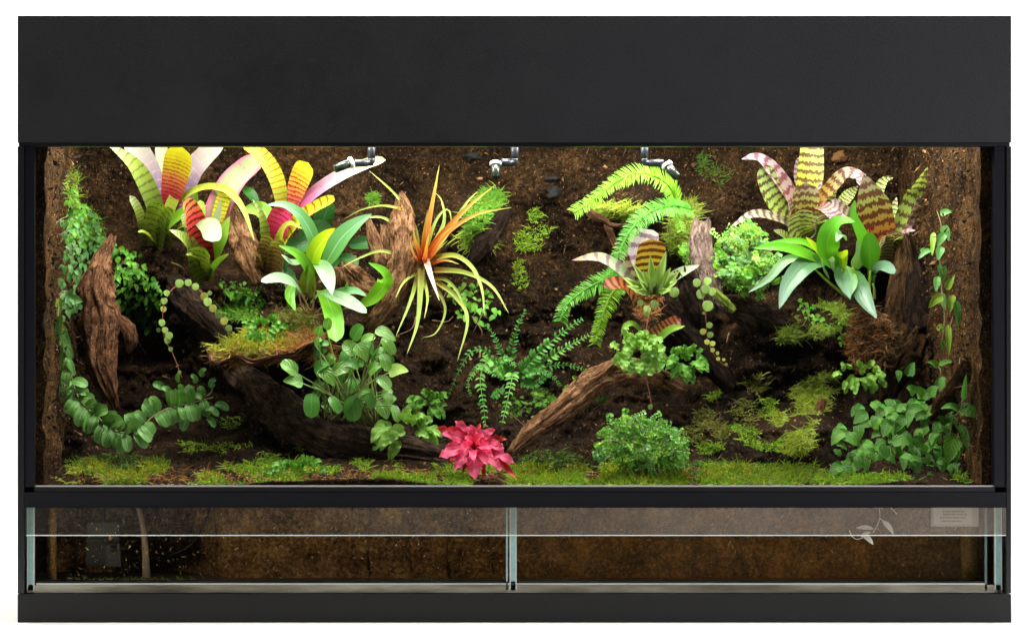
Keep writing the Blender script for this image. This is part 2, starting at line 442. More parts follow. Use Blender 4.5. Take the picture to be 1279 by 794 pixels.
def leaf(parent, path, wpx, mat, lean=.03, kind='strap', Y=None, name='leaf', label=None, bow=0.0, **kw):
    """a blade of its own: path in picture points, leaning toward the viewer from the plant's base"""
    Y0 = parent_Y[parent.name] if Y is None else Y
    pts = []; n = len(path)
    for i, q in enumerate(path):
        t = i / (n - 1)
        y = Y0 - lean * t - bow * math.sin(t * math.pi) + (q[2] if len(q) > 2 else 0)
        y = min(y, S(q[0], q[1], .004)) if not kw.get('free') else y
        pts.append(P(q[0], q[1], max(y, .02)))
    kw.pop('free', None)
    mb = MB()
    ribbon(mb, pts, wpx * scale_at(Y0), kind, seed=R.random() * 9, **kw)
    o = mb.build(name, mat, parent)
    if label: o['label'] = label
    return o
parent_Y = {}
def plant(name, label, cat, px, py, Y=None, group=None, off=.002):
    Y = S(px, py, off) if Y is None else Y
    o = thing(name, label, cat, P(px, py, Y), group); parent_Y[o.name] = Y
    return o
# ------------------------------------------------------------------ setting: table, wall, soil
M_white = plain("white_paper", (.86, .86, .805), .9, .1)
mb = MB()
mb.add([(-2.4, -.42, 0), (2.4, -.42, 0), (2.4, 1.15, 0), (-2.4, 1.15, 0)], [(0, 1, 2, 3)])
tag(mb.build("table_top", M_white), kind='structure')
mb = MB()
mb.add([(-2.6, 1.15, -.2), (2.6, 1.15, -.2), (2.6, 1.15, 1.9), (-2.6, 1.15, 1.9)], [(0, 1, 2, 3)])
tag(mb.build("backdrop", M_white), kind='structure')

M_soil = soil_mat("coco_soil", [(.30, (.002, .0011, .0006)), (.44, (.009, .0046, .0018)), (.55, (.031, .0165, .0068)), (.68, (.115, .056, .019))], (.38, .20, .07), .75, grain=(.30, 2.0), low_dark=(.32, .54, .55))
NX, NY = 620, 270
gx = np.linspace(26, 1256, NX); gy = np.linspace(110, 622, NY)
GX, GY = np.meshgrid(gx, gy)
GD = SD(GX, GY)
GD += .0016 * (vnoise(GX / 2.1, GY / 2.1, 0, 77))
K = (D + GD) / D
X = CX + ((GX - 639.5) / 1000 - CX) * K; Z = CZ + ((777 - GY) / 1000 - CZ) * K
X = np.clip(X, -.612, .612)
mb = MB()
vs = np.stack([X, GD, Z], -1).reshape(-1, 3)
idx = np.arange(NX * NY).reshape(NY, NX)
fs = np.stack([idx[:-1, :-1], idx[1:, :-1], idx[1:, 1:], idx[:-1, 1:]], -1).reshape(-1, 4)
mb.add([tuple(v) for v in vs], [tuple(f) for f in fs])
soil = mb.build("soil", M_soil); tag(soil, kind='structure')
# loose crumbs and bark chips lying in the soil: too many to count
M_crumb = NT("crumbs"); _g = M_crumb.math('FRACT', M_crumb.math('MULTIPLY', M_crumb.n('ShaderNodeNewGeometry').outputs['Random Per Island'], 13.7)); _c = M_crumb.ramp(_g, [(0, (.008, .006, .005)), (.45, (.020, .011, .006)), (.78, (.065, .034, .014)), (.95, (.19, .10, .036)), (1, (.36, .21, .09))]).outputs[0]; M_crumb = M_crumb.done(M_crumb.prin(_c, .85, .25))
mb = MB(); r = random.Random(3)
_q = np.random.default_rng(2).normal(size=(512, 3, 3)); FR = [tuple(np.linalg.qr(m_)[0]) for m_ in _q]
for i in range(26000):
    px, py = r.uniform(60, 1215), r.uniform(150, 600)
    y = S(px, py, -.0005); p = np.array(P(px, py, y)); sz = r.choice([.0012, .0016, .002, .0028, .004 if r.random() < .3 else .0015]) * r.uniform(.6, 1.1)
    a, b, c = FR[i % 512]
    l = r.choice([1, 1.3, 3.2]); s2 = sz * (.45 if l > 3 else .9)
    vs = np.array([p + a * sz * l, p - a * sz * l, p + b * s2, p - b * s2 * .9, p + c * s2 * .6, p - c * s2 * .6])
    mb.add(vs.tolist(), [(0,2,4),(2,1,4),(1,3,4),(3,0,4),(2,0,5),(1,2,5),(3,1,5),(0,3,5)])
tag(mb.build("soil_crumbs", M_crumb, smooth=False), "loose dark bark crumbs and fibres all over the soil", "soil", kind='stuff')

# ------------------------------------------------------------------ the terrarium
T = thing("terrarium", "wide black framed planted glass terrarium with a tall plain hood", "terrarium", (0, .2, 0))
def _hood_mat():
    t = NT("black_laminate"); oc = t.objco()
    g = t.noise(oc, 900, 2, .6); b = t.noise(oc, 5, 4, .6)
    c = t.mix(b.outputs[0], (.0058, .0050, .0052, 1), (.0095, .0088, .0102, 1)); c = t.mix(t.smooth(t.noise(oc, 520, 2, .8).outputs[0], .35, .65, 0, .5), c, (.015, .0145, .017, 1))
    return t.done(t.prin(c, t.n("ShaderNodeMapRange", {0: t.noise(oc, 7, 5, .7).outputs[0], 1: .3, 2: .7, 3: .42, 4: .62}), .4, t.bump(g.outputs[0], .6, .001)))
M_hood = _hood_mat()
M_frame = plain("black_frame", (.006, .006, .008), .38, .45, (700, .1))
M_rail = plain("rail_plastic", (.0035, .004, .007), .5, .2, (500, .15))
M_edge = plain("glass_edge", (.42, .68, .68), .22, .5, (120, .3))
M_bright = plain("polished_edge", (.80, .82, .78), .25, .5)
xl, xr = -.6175, .6235        # outer sides
zh = .599                     # lower lip of the hood
mb = MB()
mb.box((xl, 0, zh), (xr, .014, .757))
mb.box((xl, .0142, zh), (xl + .012, .486, .757)); mb.box((xr - .012, .0142, zh), (xr, .486, .757))
mb.box((xl + .0122, .474, zh), (xr - .0122, .486, .757)); mb.box((xl + .0122, .0142, .745), (xr - .0122, .4738, .757))
mb.build("hood", M_hood, T, smooth=False)
mb = MB(); mb.box((xl + .001, .003, .5945), (xr - .001, .0165, .5988)); mb.build("hood_seam", M_frame, T, smooth=False)
for (a, b, c) in ((xl, -.6095, 0), (-.609, -.5968, .002), (1.2575 - .6395, xr, 0), (.6035, .6175, .002)):
    mb = MB(); mb.box((a, c, .163 if c else .0365), (b, .03, .594)); mb.build("post", M_rail if c else M_frame, T, smooth=False)
mb = MB(); mb.box((-.6092, .0, .1435), (.6172, .016, .1625)); mb.build("rail", M_rail, T, smooth=False)
mb = MB(); mb.box((-.6092, .002, .1630), (.6172, .014, .1690)); mb.build("rail", M_frame, T, smooth=False)
mb = MB(); mb.box((-.5966, .004, .1692), (.6033, .0095, .1708)); mb.build("glass_edge", plain("pale_edge", (.55, .52, .48), .3), T, smooth=False)
mb = MB(); mb.box((xl, 0, 0), (xr, .49, .0355))
mb.build("base", plain("base_laminate", (.0022, .0022, .0027), .5, .3, (900, .2)), T, smooth=False)
# cork side panels and back board
M_cork = soil_mat("coir_panel", [(.32, (.004, .002, .0008)), (.46, (.020, .0095, .003)), (.58, (.066, .032, .0095)), (.72, (.15, .076, .024))], (.50, .30, .11), .9, .005, 1.0, .9, grain=(.25, 2.2))
def panel(x0, x1, ya, yb, za, zb, face):
    m = MB(); ny, nz = 110, 150
    yy, zz = np.meshgrid(np.linspace(ya, yb, ny), np.linspace(za, zb, nz))
    h = .012 * np.maximum(0, fbm(yy * 26, zz * 6, 0, 31 + (face > 0), 4) - .12) + .012 * np.maximum(0, vnoise(yy * 60, zz * 22, 4, 6) - .55) + .0030 * fbm(yy * 120, zz * 40, 3, 5, 3)
    xx = (x0 if face > 0 else x1) + face * (-h)
    vs = np.stack([xx, yy, zz], -1).reshape(-1, 3); ix = np.arange(ny * nz).reshape(nz, ny)
    q = np.stack([ix[:-1, :-1], ix[:-1, 1:], ix[1:, 1:], ix[1:, :-1]], -1).reshape(-1, 4)
    if face > 0: q = q[:, ::-1]
    m.add([tuple(v) for v in vs], [tuple(f) for f in q])
    xb = x1 if face > 0 else x0; b = len(m.v)          # back face and front end
    m.add([(xb, ya, za), (xb, yb, za), (xb, yb, zb), (xb, ya, zb)], [(0, 1, 2, 3)])
    col0 = [tuple(vs[i * ny]) for i in range(nz)]
    m.add(col0 + [(xb, ya, p[2]) for p in col0], [(i, i + 1, nz + i + 1, nz + i) for i in range(nz - 1)])
    return m.build("cork_panel", M_cork, T)
panel(-.606, -.586, .018, .474, .172, .74, -1)
panel(.590, .608, .018, .474, .172, .74, 1)
mb = MB(); mb.box((xl + .002, .4765, .036), (xr - .002, .486, .598)); mb.build("back_board", M_frame, T, smooth=False)
for a in (xl + .001, .6172): 
    mb = MB(); mb.box((a, .031, .036), (a + .005, .476, .598)); mb.build("side_board", M_frame, T, smooth=False)
mb = MB(); mb.box((-.609, .031, .146), (.616, .476, .150)); mb.build("false_floor", M_frame, T, smooth=False)

# reservoir: coir blocks behind the water
def coir_wall():
    m = MB(); nx, nz = 700, 70
    xx, zz = np.meshgrid(np.linspace(-.607, .614, nx), np.linspace(.046, .146, nz))
    joints = np.array([-.47, -.385, -.30, -.225, -.175, -.12, -.07, .02, .115, .16, .195, .24, .33, .41, .50])
    dj = np.min(np.abs(xx[..., None] - joints - .004 * np.sin(zz * 60)[..., None]), -1)
    y = .12 + .006 * np.exp(-(dj / .004) ** 2) * (.4 + .6 * (vnoise(xx * 9, 0 * zz, 0, 4) > 0)) + .006 * fbm(xx * 40, zz * 40, 0, 8, 4) + .10 * np.clip((-.36 - xx) / .06, 0, 1)
    vs = np.stack([xx, y, zz], -1).reshape(-1, 3); ix = np.arange(nx * nz).reshape(nz, nx)
    q = np.stack([ix[:-1, :-1], ix[:-1, 1:], ix[1:, 1:], ix[1:, :-1]], -1).reshape(-1, 4)
    m.add([tuple(v) for v in vs], [tuple(f) for f in q])
    t = NT("coir_blocks"); oc = t.objco()
    n1 = t.noise(oc, 34, 4, .6); n2 = t.noise(oc, 190, 5, .7)
    f = t.math('ADD', t.math('MULTIPLY', n1.outputs[0], .4), t.math('MULTIPLY', n2.outputs[0], .6))
    c = t.ramp(f, [(.36, (.02, .010, .005)), (.5, (.26, .13, .046)), (.64, (.66, .38, .15))]).outputs[0]
    vo = t.n('ShaderNodeTexVoronoi', {'Vector': oc, 'Scale': 170, 'Randomness': 1})
    fl = t.math('MULTIPLY', t.smooth(vo.outputs[0], .17, .07), t.smooth(t.noise(oc, 90, 2).outputs[0], .42, .62))
    c = t.mix(fl, c, (.75, .48, .22, 1))
    # curled pale fibres
    wv = t.noise(oc, 55, 2, .5, 1.2); ln = t.smooth(t.math('ABSOLUTE', t.math('SUBTRACT', wv.outputs[0], .5)), .006, .001)
    c = t.mix(t.math('MULTIPLY', ln, t.smooth(n1.outputs[0], .5, .62)), c, (.62, .36, .15, 1))
    return m.build("coir_wall", t.done(t.prin(c, .9, .2, t.bump(n2.outputs[0], .8, .004))), T)
coir_wall()
M_strip = soil_mat("lit_golden_coir", [(.3, (.20, .10, .035)), (.5, (.50, .28, .10)), (.7, (.80, .52, .24))], (.9, .7, .4), .8)  # golden coir, coloured brighter for light falling through a side gap
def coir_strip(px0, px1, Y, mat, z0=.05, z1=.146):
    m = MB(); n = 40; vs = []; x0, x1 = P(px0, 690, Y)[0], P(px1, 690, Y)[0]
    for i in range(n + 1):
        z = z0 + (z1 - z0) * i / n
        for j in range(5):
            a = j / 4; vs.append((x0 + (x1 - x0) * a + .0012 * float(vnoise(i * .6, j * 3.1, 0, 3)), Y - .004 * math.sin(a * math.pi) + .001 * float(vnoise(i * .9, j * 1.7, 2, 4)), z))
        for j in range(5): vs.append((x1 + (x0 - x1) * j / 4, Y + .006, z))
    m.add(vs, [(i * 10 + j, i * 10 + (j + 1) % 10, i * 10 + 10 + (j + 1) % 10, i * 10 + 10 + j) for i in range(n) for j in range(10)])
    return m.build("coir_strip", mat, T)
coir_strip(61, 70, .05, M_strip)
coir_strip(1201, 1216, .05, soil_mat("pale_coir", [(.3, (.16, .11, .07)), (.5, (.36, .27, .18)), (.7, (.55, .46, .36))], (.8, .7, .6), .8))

# glass
M_pane = pane_mat("clear_pane", (.985, .99, .985), 0, refl=.5)
M_haze = pane_mat("veiled_pane", (.97, .975, .96), .13, (.62, .53, .44), refl=.6, side=(-.35, .35, .16, 1.0))  # milky colour stands in for the room reflected in the glass
mb = MB(); mb.box((-.5966, .0100, .1705), (.6033, .0135, .5975)); mb.build("front_glass", M_pane, T, smooth=False)
mb = MB(); mb.box((-.6085, .0062, .0372), (.6165, .0108, .1432)); mb.build("reservoir_glass", M_pane, T, smooth=False)
mb = MB(); mb.box((-.6065, -.0052, .1098), (.6155, -.0008, .1432))
gs = mb.build("glass_strip", M_haze, T, smooth=False); gs['label'] = "glass strip with a painted reflection veil and a bright lower edge"
mb = MB(); mb.box((-.6065, -.0054, .1086), (.6155, -.0006, .1096)); mb.build("strip_edge", M_bright, gs, smooth=False)
def upright_glass(px0, px1, y0=.0112, y1=.055, edge=M_edge, bevel=True):
    x0, x1 = (px0 - 639.5) / 1000, (px1 - 639.5) / 1000
    m = MB(); m.box((x0, y0, .0395), (x1, y0 + .003, .1430))
    o = m.build("glass_divider", edge, T, smooth=False)
    m = MB(); m.box((x0, y0 + .0032, .0395), (x1, y1, .1430)); m.build("pane_side", M_pane, o, smooth=False)
    for e in ((x0, x1) if bevel else ()):
        m = MB(); m.box((e - .0007, y0 - .0003, .0395), (e + .0007, y0 + .0032, .1430)); m.build("bevel", M_bright, o, smooth=False)
    return o
upright_glass(633, 635, y1=.03, bevel=False); upright_glass(638, 645.5)
upright_glass(33, 41); upright_glass(1246, 1254); upright_glass(1233, 1236, bevel=False, edge=plain("dim_edge", (.12, .17, .17), .3))
# pale gritty bottom pane seen over its front edge
t = NT("bottom_silt"); n1 = t.noise(t.n('ShaderNodeVectorMath', {0: t.objco(), 1: (.12, 1, 1)}, operation='MULTIPLY'), 60, 4, .6)
M_silt = t.done(t.prin(t.ramp(n1.outputs[0], [(.3, (.10, .085, .06)), (.5, (.30, .27, .20)), (.72, (.62, .58, .48))]).outputs[0], .6, .4))
mb = MB(); mb.box((-.6075, .0112, .0362), (.6155, .20, .0462)); mb.build("bottom_pane", M_silt, T, smooth=False)
mb = MB(); mb.box((-.5955, .0112, .0466), (.5935, .0135, .0482)); mb.build("silicone_bead", M_bright, T, smooth=False)
mb = MB(); mb.box((-.5955, .0112, .0484), (.5935, .03, .0506)); mb.build("silicone_bead", M_frame, T, smooth=False)
# paper label on the inner pane, its printed lines too faint to read
pl = MB(); a, b = P(1163, 657, .02), P(1222, 632, .02); pl.box((a[0], .0185, a[2]), (b[0], .0205, b[2]))
M_lab = plain("grey_paper", (.46, .40, .35), .7)
lab = pl.build("paper_label", M_lab, T, smooth=False)
m = MB(); a, b = P(1166, 654.5, .018), P(1214, 632, .018); m.box((a[0], .0178, a[2]), (b[0], .0184, b[2])); m.build("print_field", plain("paper_field", (.58, .50, .44), .7), lab, smooth=False)
m = MB(); rr = random.Random(5)
for py, x0, x1 in ((638.5, 1178, 1204), (642, 1178, 1206), (646, 1174, 1206), (650.5, 1176, 1185), (650.5, 1187, 1201)):
    x = x0
    while x < x1:
        wd = rr.uniform(1.0, 2.6); a, b = P(x, py + .9, .017), P(x + wd, py - .9, .017); m.box((a[0], .0172, a[2]), (b[0], .0177, b[2])); x += wd + rr.uniform(.5, 1.1)
m.build("print_line", plain("faint_ink", (.27, .235, .21), .8), lab, smooth=False)

# water
M_water = pane_mat("tank_water", (.93, .91, .84), 0, refl=.3)
M_murk = pane_mat("murky_water", (.88, .80, .60), .05, (.34, .24, .12), refl=.3)
for nm, x0, x1, m in (("water", -.597, -.0085, M_water), ("water", .0075, .592, M_murk)):
    b = MB(); b.box((x0, .0309 if x0 < 0 else .0309, .0515), (x1, .034, .1425)); tag(b.build(nm, m, smooth=False), kind='structure')

# pump, hose, cable and pale stick in the water
pu = thing("water_pump", "dark grey submersible pump block lying in the left of the reservoir", "pump", P(128, 706, .07))
M_pump = plain("pump_grey", (.028, .030, .036), .5, .4, (400, .2)); M_pump2 = plain("pump_light", (.055, .055, .06), .5, .4, (400, .2))
def px_box(m, x0, y0, x1, y1, Y, dep, top=0):
    a, b, c, d = P(x0, y1, Y), P(x1, y1, Y), P(x1 - top, y0, Y), P(x0 + top, y0, Y)
    vs = [tuple(q) for q in (a, b, c, d)] + [(q[0], q[1] + dep, q[2]) for q in (a, b, c, d)]
    m.add(vs, [(0,1,2,3), (5,4,7,6), (1,5,6,2), (4,0,3,7), (3,2,6,7), (4,5,1,0)])
m = MB(); px_box(m, 107, 652, 150, 706, .07, .05, 2); bo = m.build("pump_body", M_pump, pu, smooth=False)
m = MB(); px_box(m, 132, 679, 151, 707, .062, .007, 1); m.build("intake_cover", M_pump2, pu, smooth=False)
m = MB(); c = P(141, 685, .0605); cyl(m, c, c + Vector((0, .004, 0)), .0048); m.build("inlet", M_frame, pu)
m = MB(); cyl(m, P(129, 652, .09), P(129, 634, .09), .003); m.build("outlet", M_pump2, pu)
m = MB(); tube(m, [P(150, 690, .08), P(178, 698, .08), P(215, 692, .075), P(240, 678, .07), P(255, 655, .07), P(262, 633, .07)], .0013, n=40, k=8)
m.build("cable", M_frame, pu)
m = MB(); pts = [P(173, 634, .06), P(178, 655, .058), P(181, 680, .056), P(183, 722, .055)]
tube(m, pts, .0030, .0052, n=30, k=12)
tag(m.build("stick", plain("pale_wood", (.34, .25, .19), .7, .3, (60, .6)), loc=pts[-1]), "pale brown stick standing upright in the water beside the pump", "stick")
m = MB(); rr = random.Random(29)
for i in range(1500):
    px = rr.uniform(46, 1232); py = rr.uniform(636, 724); p = P(px, py, rr.uniform(.036, .085)); s_ = rr.choice([.0007, .0009, .0012, .0018]) * rr.uniform(.6, 1.1); e = Vector((rr.gauss(0, 1), 0, rr.gauss(0, 1))).normalized()
    blade(m, p, p + e * s_ + Vector((0, -.0004, .0004)), p + e * s_ * rr.choice([1.4, 2, 4]) + Vector((0, 0, rr.uniform(-.001, .001))), s_)
t = NT("water_specks"); _k = t.n('ShaderNodeNewGeometry').outputs['Random Per Island']
tag(m.build("water_specks", t.done(t.prin(t.ramp(_k, [(0, (.30, .16, .06)), (.6, (.62, .40, .18)), (1, (.85, .78, .60))]).outputs[0], .7, .3))), "pale specks and fibres floating in the reservoir water", "debris", kind='stuff')
# duckweed scraps on the bottom edge
m = MB(); rr = random.Random(11)
for i in range(240):
    px = rr.choice([rr.uniform(90, 240), rr.uniform(90, 240), rr.uniform(460, 720), rr.uniform(60, 1200)]); p = P(px, rr.uniform(722, 727), .036 + rr.uniform(-.004, .004))
    q = p + Vector((rr.uniform(-.006, .006), 0, rr.uniform(.0, .005)))
    ribbon(m, [p, (p + q) / 2 + Vector((0, 0, rr.uniform(-.002, .003))), q], .0011, 'taper', n=3, m=1)
t = NT("water_scraps"); M_scr = t.done(t.prin(island_var(t, (.20, .24, .05, 1), .6, .05), .6, .3))
tag(m.build("water_scraps", M_scr), "tiny green plant scraps along the bottom of the reservoir", "debris", kind='stuff')
# pale shoot in the water on the right
sh = thing("water_shoot", "pale leafy vine shoot hanging in the right of the reservoir", "plant shoot", P(1098, 640, .027))
parent_Y[sh.name] = .027
M_pale = green("pale_shoot", [(0, (.80, .74, .64)), (1, (.88, .84, .76))], (.6, .55, .46), var=.08, trans=0)
m = MB()
for pp in ([(1098, 632), (1099, 645), (1096, 655), (1090, 665)], [(1099, 647), (1104, 651)], [(1061, 662), (1064, 669), (1070, 673), (1078, 671)], [(1112, 633), (1117, 638), (1120, 642)]):
    tube(m, [P(x, y, .0265) for x, y in pp], .0007, .0005, n=12, k=5)
m.build("stem", M_pale, sh)
for a, b, wd in (((1091, 660), (1069, 659), 6), ((1102, 650), (1116, 667), 7), ((1076, 667), (1091, 680), 7), ((1075, 670), (1088, 664), 5), ((1090, 633), (1104, 635), 5)):
    leaf(sh, [a, ((a[0] + b[0]) / 2 + 1, (a[1] + b[1]) / 2 - 1), b], wd, M_pale, lean=0, kind='lance', free=True, n=10, m=2)

# ------------------------------------------------------------------ mist nozzles
M_noz = plain("nozzle_plastic", (.015, .018, .024), .32, .5); M_ring = plain("white_collar", (.82, .82, .80), .35, .5); M_tip = plain("nozzle_tip", (.012, .02, .012), .25, .5)
def nozzle(label, vx, Y, elbow, ring, tip, ringdy):
    o = thing("mist_nozzle", label, "mist nozzle", P(vx, 150, Y), "mist nozzles hanging from the hood")
    m = MB(); b = P(vx, 203, Y); tp = Vector((b[0], Y, .744)); cyl(m, tp, P(vx, 196, Y), .0036); m.build("hose", M_noz, o)
    m = MB(); cyl(m, P(vx, 183, Y), P(vx, 197.5, Y), .0053); cyl(m, P(vx, 198, Y), P(vx, 204, Y), .0046); m.build("socket", M_noz, o)
    e0 = P(vx + (2 if elbow[0] < vx else -2), 203.5, Y); e1 = P(*elbow, Y - .004)
    m = MB(); cyl(m, e0, e0.lerp(e1, .35), .0040); cyl(m, e0.lerp(e1, .3), e1, .0050); m.build("elbow", M_noz, o)
    a, b = P(*ring, Y - .006), P(*tip, Y - ringdy)
    ax = (b - a).normalized()
    m = MB(); cyl(m, a - ax * .0018, a + ax * .0030, .0078); m.build("collar", M_ring, o)
    m = MB(); cyl(m, a + ax * .0032, b, .0060, r2=.0056); m.build("nozzle_head", M_tip, o)
nozzle("mist nozzle turned to the left above the long pink leaf", 464, .16, (443, 204), (439, 203), (418, 211), .012)
nozzle("middle mist nozzle with its tip pointing straight down", 643, .16, (626, 203), (619, 204), (619, 222), .012)
nozzle("mist nozzle turned to the right above the needle fern", 805, .16, (829, 204), (833, 206), (846, 222), .014)

# ------------------------------------------------------------------ wood
def wood(name, label, cat, path, hw, mat, depth=.8, amp=.30, ridge=3.2, lf=7, seed=1, ragged=.4, nring=90, k=72, twist=.6, notch=.0):
    pts = [P(x, y, yy) for x, y, yy in path]
    c = spline(pts, nring); t = np.linspace(0, 1, nring + 1)
    ks = np.array([(D + q[2]) / D * .001 for q in path])
    L = np.linalg.norm(np.diff(np.array([tuple(p) for p in pts]), axis=0), axis=1); tt = np.concatenate([[0], np.cumsum(L)]) / L.sum()
    r = np.interp(t, tt, np.array(hw) * ks); tot = L.sum()
    Tn = nrmz(np.gradient(c, axis=0))
    A = np.cross(Tn, np.array([0, -1, .0])); A = nrmz(A); B = np.cross(Tn, A)      # B points away from the viewer or towards it
    vs, uvs, fs = [], [], []
    th = np.linspace(0, 2 * math.pi, k, endpoint=False)
    sgn = 1 if B[:, 1].mean() > 0 else -1
    for i in range(nring + 1):
        ca, sa = np.cos(th + math.pi / 2), np.sin(th + math.pi / 2)           # the seam stays at the back
        ang = th + twist * t[i]
        s = t[i] * tot
        g = 1 - np.abs(fbm(np.cos(ang) * ridge, np.sin(ang) * ridge, s * lf, seed, 4))          # long ridges
        bump = fbm(np.cos(ang) * 1.2, np.sin(ang) * 1.2, s * 22, seed + 5, 3)
        fib = vnoise(np.cos(ang) * 11, np.sin(ang) * 11, s * 16, seed + 8)
        m = 1 + amp * (g - .62) + amp * .45 * bump + amp * .40 * fib * (.6 + .8 * np.clip(bump + .3, 0, 1))
        if notch: m = m * (1 - notch * np.clip(fbm(np.cos(ang) * .9, np.sin(ang) * .9, s * 40, seed + 40, 2) - .15, 0, 1))
        end = min(t[i], 1 - t[i])
        rr = r[i] * m
        q = c[i][None] + A[i][None] * (rr * ca)[:, None] + (B[i] * sgn)[None] * (rr * sa * depth)[:, None]
        if end < .08:                                                        # splintered ends
            off = ragged * (fbm(np.cos(ang) * 2.6, np.sin(ang) * 2.6, seed * 3.3, seed + 9, 3)) * r[i] * (1 - end / .08) * (1 if t[i] > .5 else -1)
            q = q + Tn[i][None] * off[:, None]
        vs += [tuple(v) for v in q]; uvs += [(j / k if j <= k / 2 else 1 - j / k, s * 6) for j in range(k)]
    for i in range(nring):
        for j in range(k): fs.append((i * k + j, i * k + (j + 1) % k, (i + 1) * k + (j + 1) % k, (i + 1) * k + j))
    mb = MB()
    for e, base in ((0, 0), (nring, nring * k)):                             # hollowed, broken end faces
        ring = np.array(vs[base:base + k]); cen = ring.mean(0) + Tn[e] * (r[e] * .5) * (1 if e == 0 else -1)
        for f in (.66, .33):
            b0 = len(vs)
            vs += [tuple(cen + (p - cen) * f) for p in ring]; uvs += [(.3 + f * .3 * math.cos(a), .3 + f * .3 * math.sin(a)) for a in th]
            fs += [(base + j, base + (j + 1) % k, b0 + (j + 1) % k, b0 + j)[::(-1 if e == 0 else 1)] for j in range(k)]; base = b0
        fs.append(tuple(range(base, base + k)) if e else tuple(range(base + k - 1, base - 1, -1)))
    mb.add(vs, fs, uvs)
    o = mb.build(name, mat, loc=pts[-1] if pts[-1][2] < pts[0][2] else pts[0])
    return tag(o, label, cat)

W_red = wood_mat("reddish_bark", (.018, .008, .004), (.10, .044, .020), (.34, .165, .08))
W_brown = wood_mat("driftwood", (.022, .010, .005), (.16, .074, .032), (.50, .28, .14))
W_grey = wood_mat("weathered_wood", (.05, .032, .026), (.20, .135, .105), (.46, .34, .28))
W_dark = wood_mat("wet_bark", (.004, .0025, .0018), (.017, .010, .006), (.065, .038, .023))
W_log = wood_mat("sunken_log", (.006, .004, .003), (.032, .019, .012), (.12, .075, .048), moss=None)
W_stump = wood_mat("corky_stump", (.012, .006, .003), (.055, .028, .011), (.18, .10, .042))

wood("bark_slab", "tall ragged reddish bark slab leaning against the left wall", "bark",
     [(141, 294, .25), (134, 310, .24), (126, 335, .22), (122, 365, .205), (128, 400, .195), (126, 430, .19), (126, 455, .185), (134, 480, .18), (146, 512, .18)],
     [4, 8, 13, 20, 22, 19, 16, 13, 5], W_red, .45, .5, 2.4, 9, 4, .9, 120, 80, .3, .5)
wood("bark_slab", "short broken bark flake beside the tall reddish slab", "bark",
     [(150, 398, .205), (158, 410, .20), (163, 424, .20), (160, 440, .205)], [6, 10, 9, 3], W_red, .5, .5, 2.2, 12, 14, .8, 50, 48, .3, .5)
wood("cork_stub", "dark cork stub wrapped by a round leaved vine", "wood",
     [(217, 352, .24), (232, 372, .22), (252, 396, .205), (282, 432, .20)], [13, 20, 19, 13], W_dark, .8, .3, 2.6, 8, 9, .5, 70, 64)
wood("bark_piece", "brown bark piece standing between the banded bromeliads", "bark",
     [(290, 254, .30), (299, 285, .285), (310, 320, .27), (323, 352, .265)], [3, 14, 17, 9], W_brown, .45, .35, 2.6, 8, 12, .6, 70, 60)
wood("sunken_log", "long dark log lying across the moss bed", "log",
     [(290, 462, .30), (325, 490, .22), (365, 522, .165), (410, 546, .14), (460, 560, .13), (505, 566, .135), (556, 573, .17)], [14, 22, 26, 25, 24, 22, 16], W_log, .9, .26, 2.8, 6, 21, .5, 120, 80)
wood("upright_driftwood", "thick upright driftwood trunk left of the orange air plant", "driftwood",
     [(500, 243, .27), (503, 270, .255), (503, 310, .24), (497, 345, .235), (484, 378, .235), (458, 410, .245)], [5, 15, 16, 17, 15, 10], W_brown, .8, .30, 3.2, 6, 31, 1.1, 110, 80)
wood("driftwood_splinter", "thin splinter of driftwood left of the upright trunk", "driftwood",
     [(460, 275, .255), (468, 300, .25), (479, 330, .245), (488, 355, .245)], [4, 9, 10, 8], W_brown, .7, .35, 2.6, 9, 33, 1.0, 60, 48)
wood("driftwood_splinter", "middle splinter of driftwood close against the upright trunk", "driftwood",
     [(481, 282, .258), (484, 300, .25), (489, 325, .246)], [5, 9, 9], W_brown, .7, .35, 2.6, 9, 36, 1.0, 40, 48)
wood("driftwood_stump", "broken driftwood stub under the upright trunk", "driftwood",
     [(427, 332, .25), (437, 345, .245), (455, 362, .24), (478, 376, .24)], [9, 15, 15, 11], W_brown, .8, .40, 3.2, 9, 38, 1.2, 60, 64)
wood("driftwood_branch", "pale driftwood branch slanting down to the red plant", "driftwood",
     [(636, 566, .10), (652, 550, .11), (680, 528, .125), (715, 501, .145), (750, 475, .165), (785, 464, .185), (815, 470, .21), (850, 484, .25)], [4, 9, 13, 15, 17, 17, 14, 10], W_brown, .85, .30, 3.0, 6, 41, .8, 130, 80)
wood("branch_knot", "short knot of wood on top of the slanting branch", "driftwood",
     [(769, 450, .16), (763, 458, .16), (752, 468, .165)], [5, 7, 8], W_brown, .9, .3, 2.6, 9, 43, .8, 36, 40)
wood("driftwood_post", "grey weathered driftwood post beside the pale fern bush", "driftwood",
     [(877, 279, .26), (876, 300, .25), (879, 325, .245), (886, 352, .24), (893, 385, .24)], [11, 14, 14, 13, 10], W_grey, .7, .36, 2.8, 5, 47, .8, 80, 64)
wood("broken_stub", "split dark wood stub in front of the weathered post", "driftwood",
     [(856, 344, .225), (862, 365, .225), (872, 390, .23), (886, 418, .24)], [13, 14, 13, 9], W_dark, .7, .4, 2.6, 7, 51, 1.0, 60, 56)
wood("dark_root", "dark root running down behind the string of coin leaves", "root",
     [(828, 378, .25), (848, 402, .24), (870, 430, .235), (892, 460, .24), (912, 485, .25)], [10, 14, 15, 14, 9], W_dark, .8, .3, 2.8, 6, 53, .5, 80, 64)
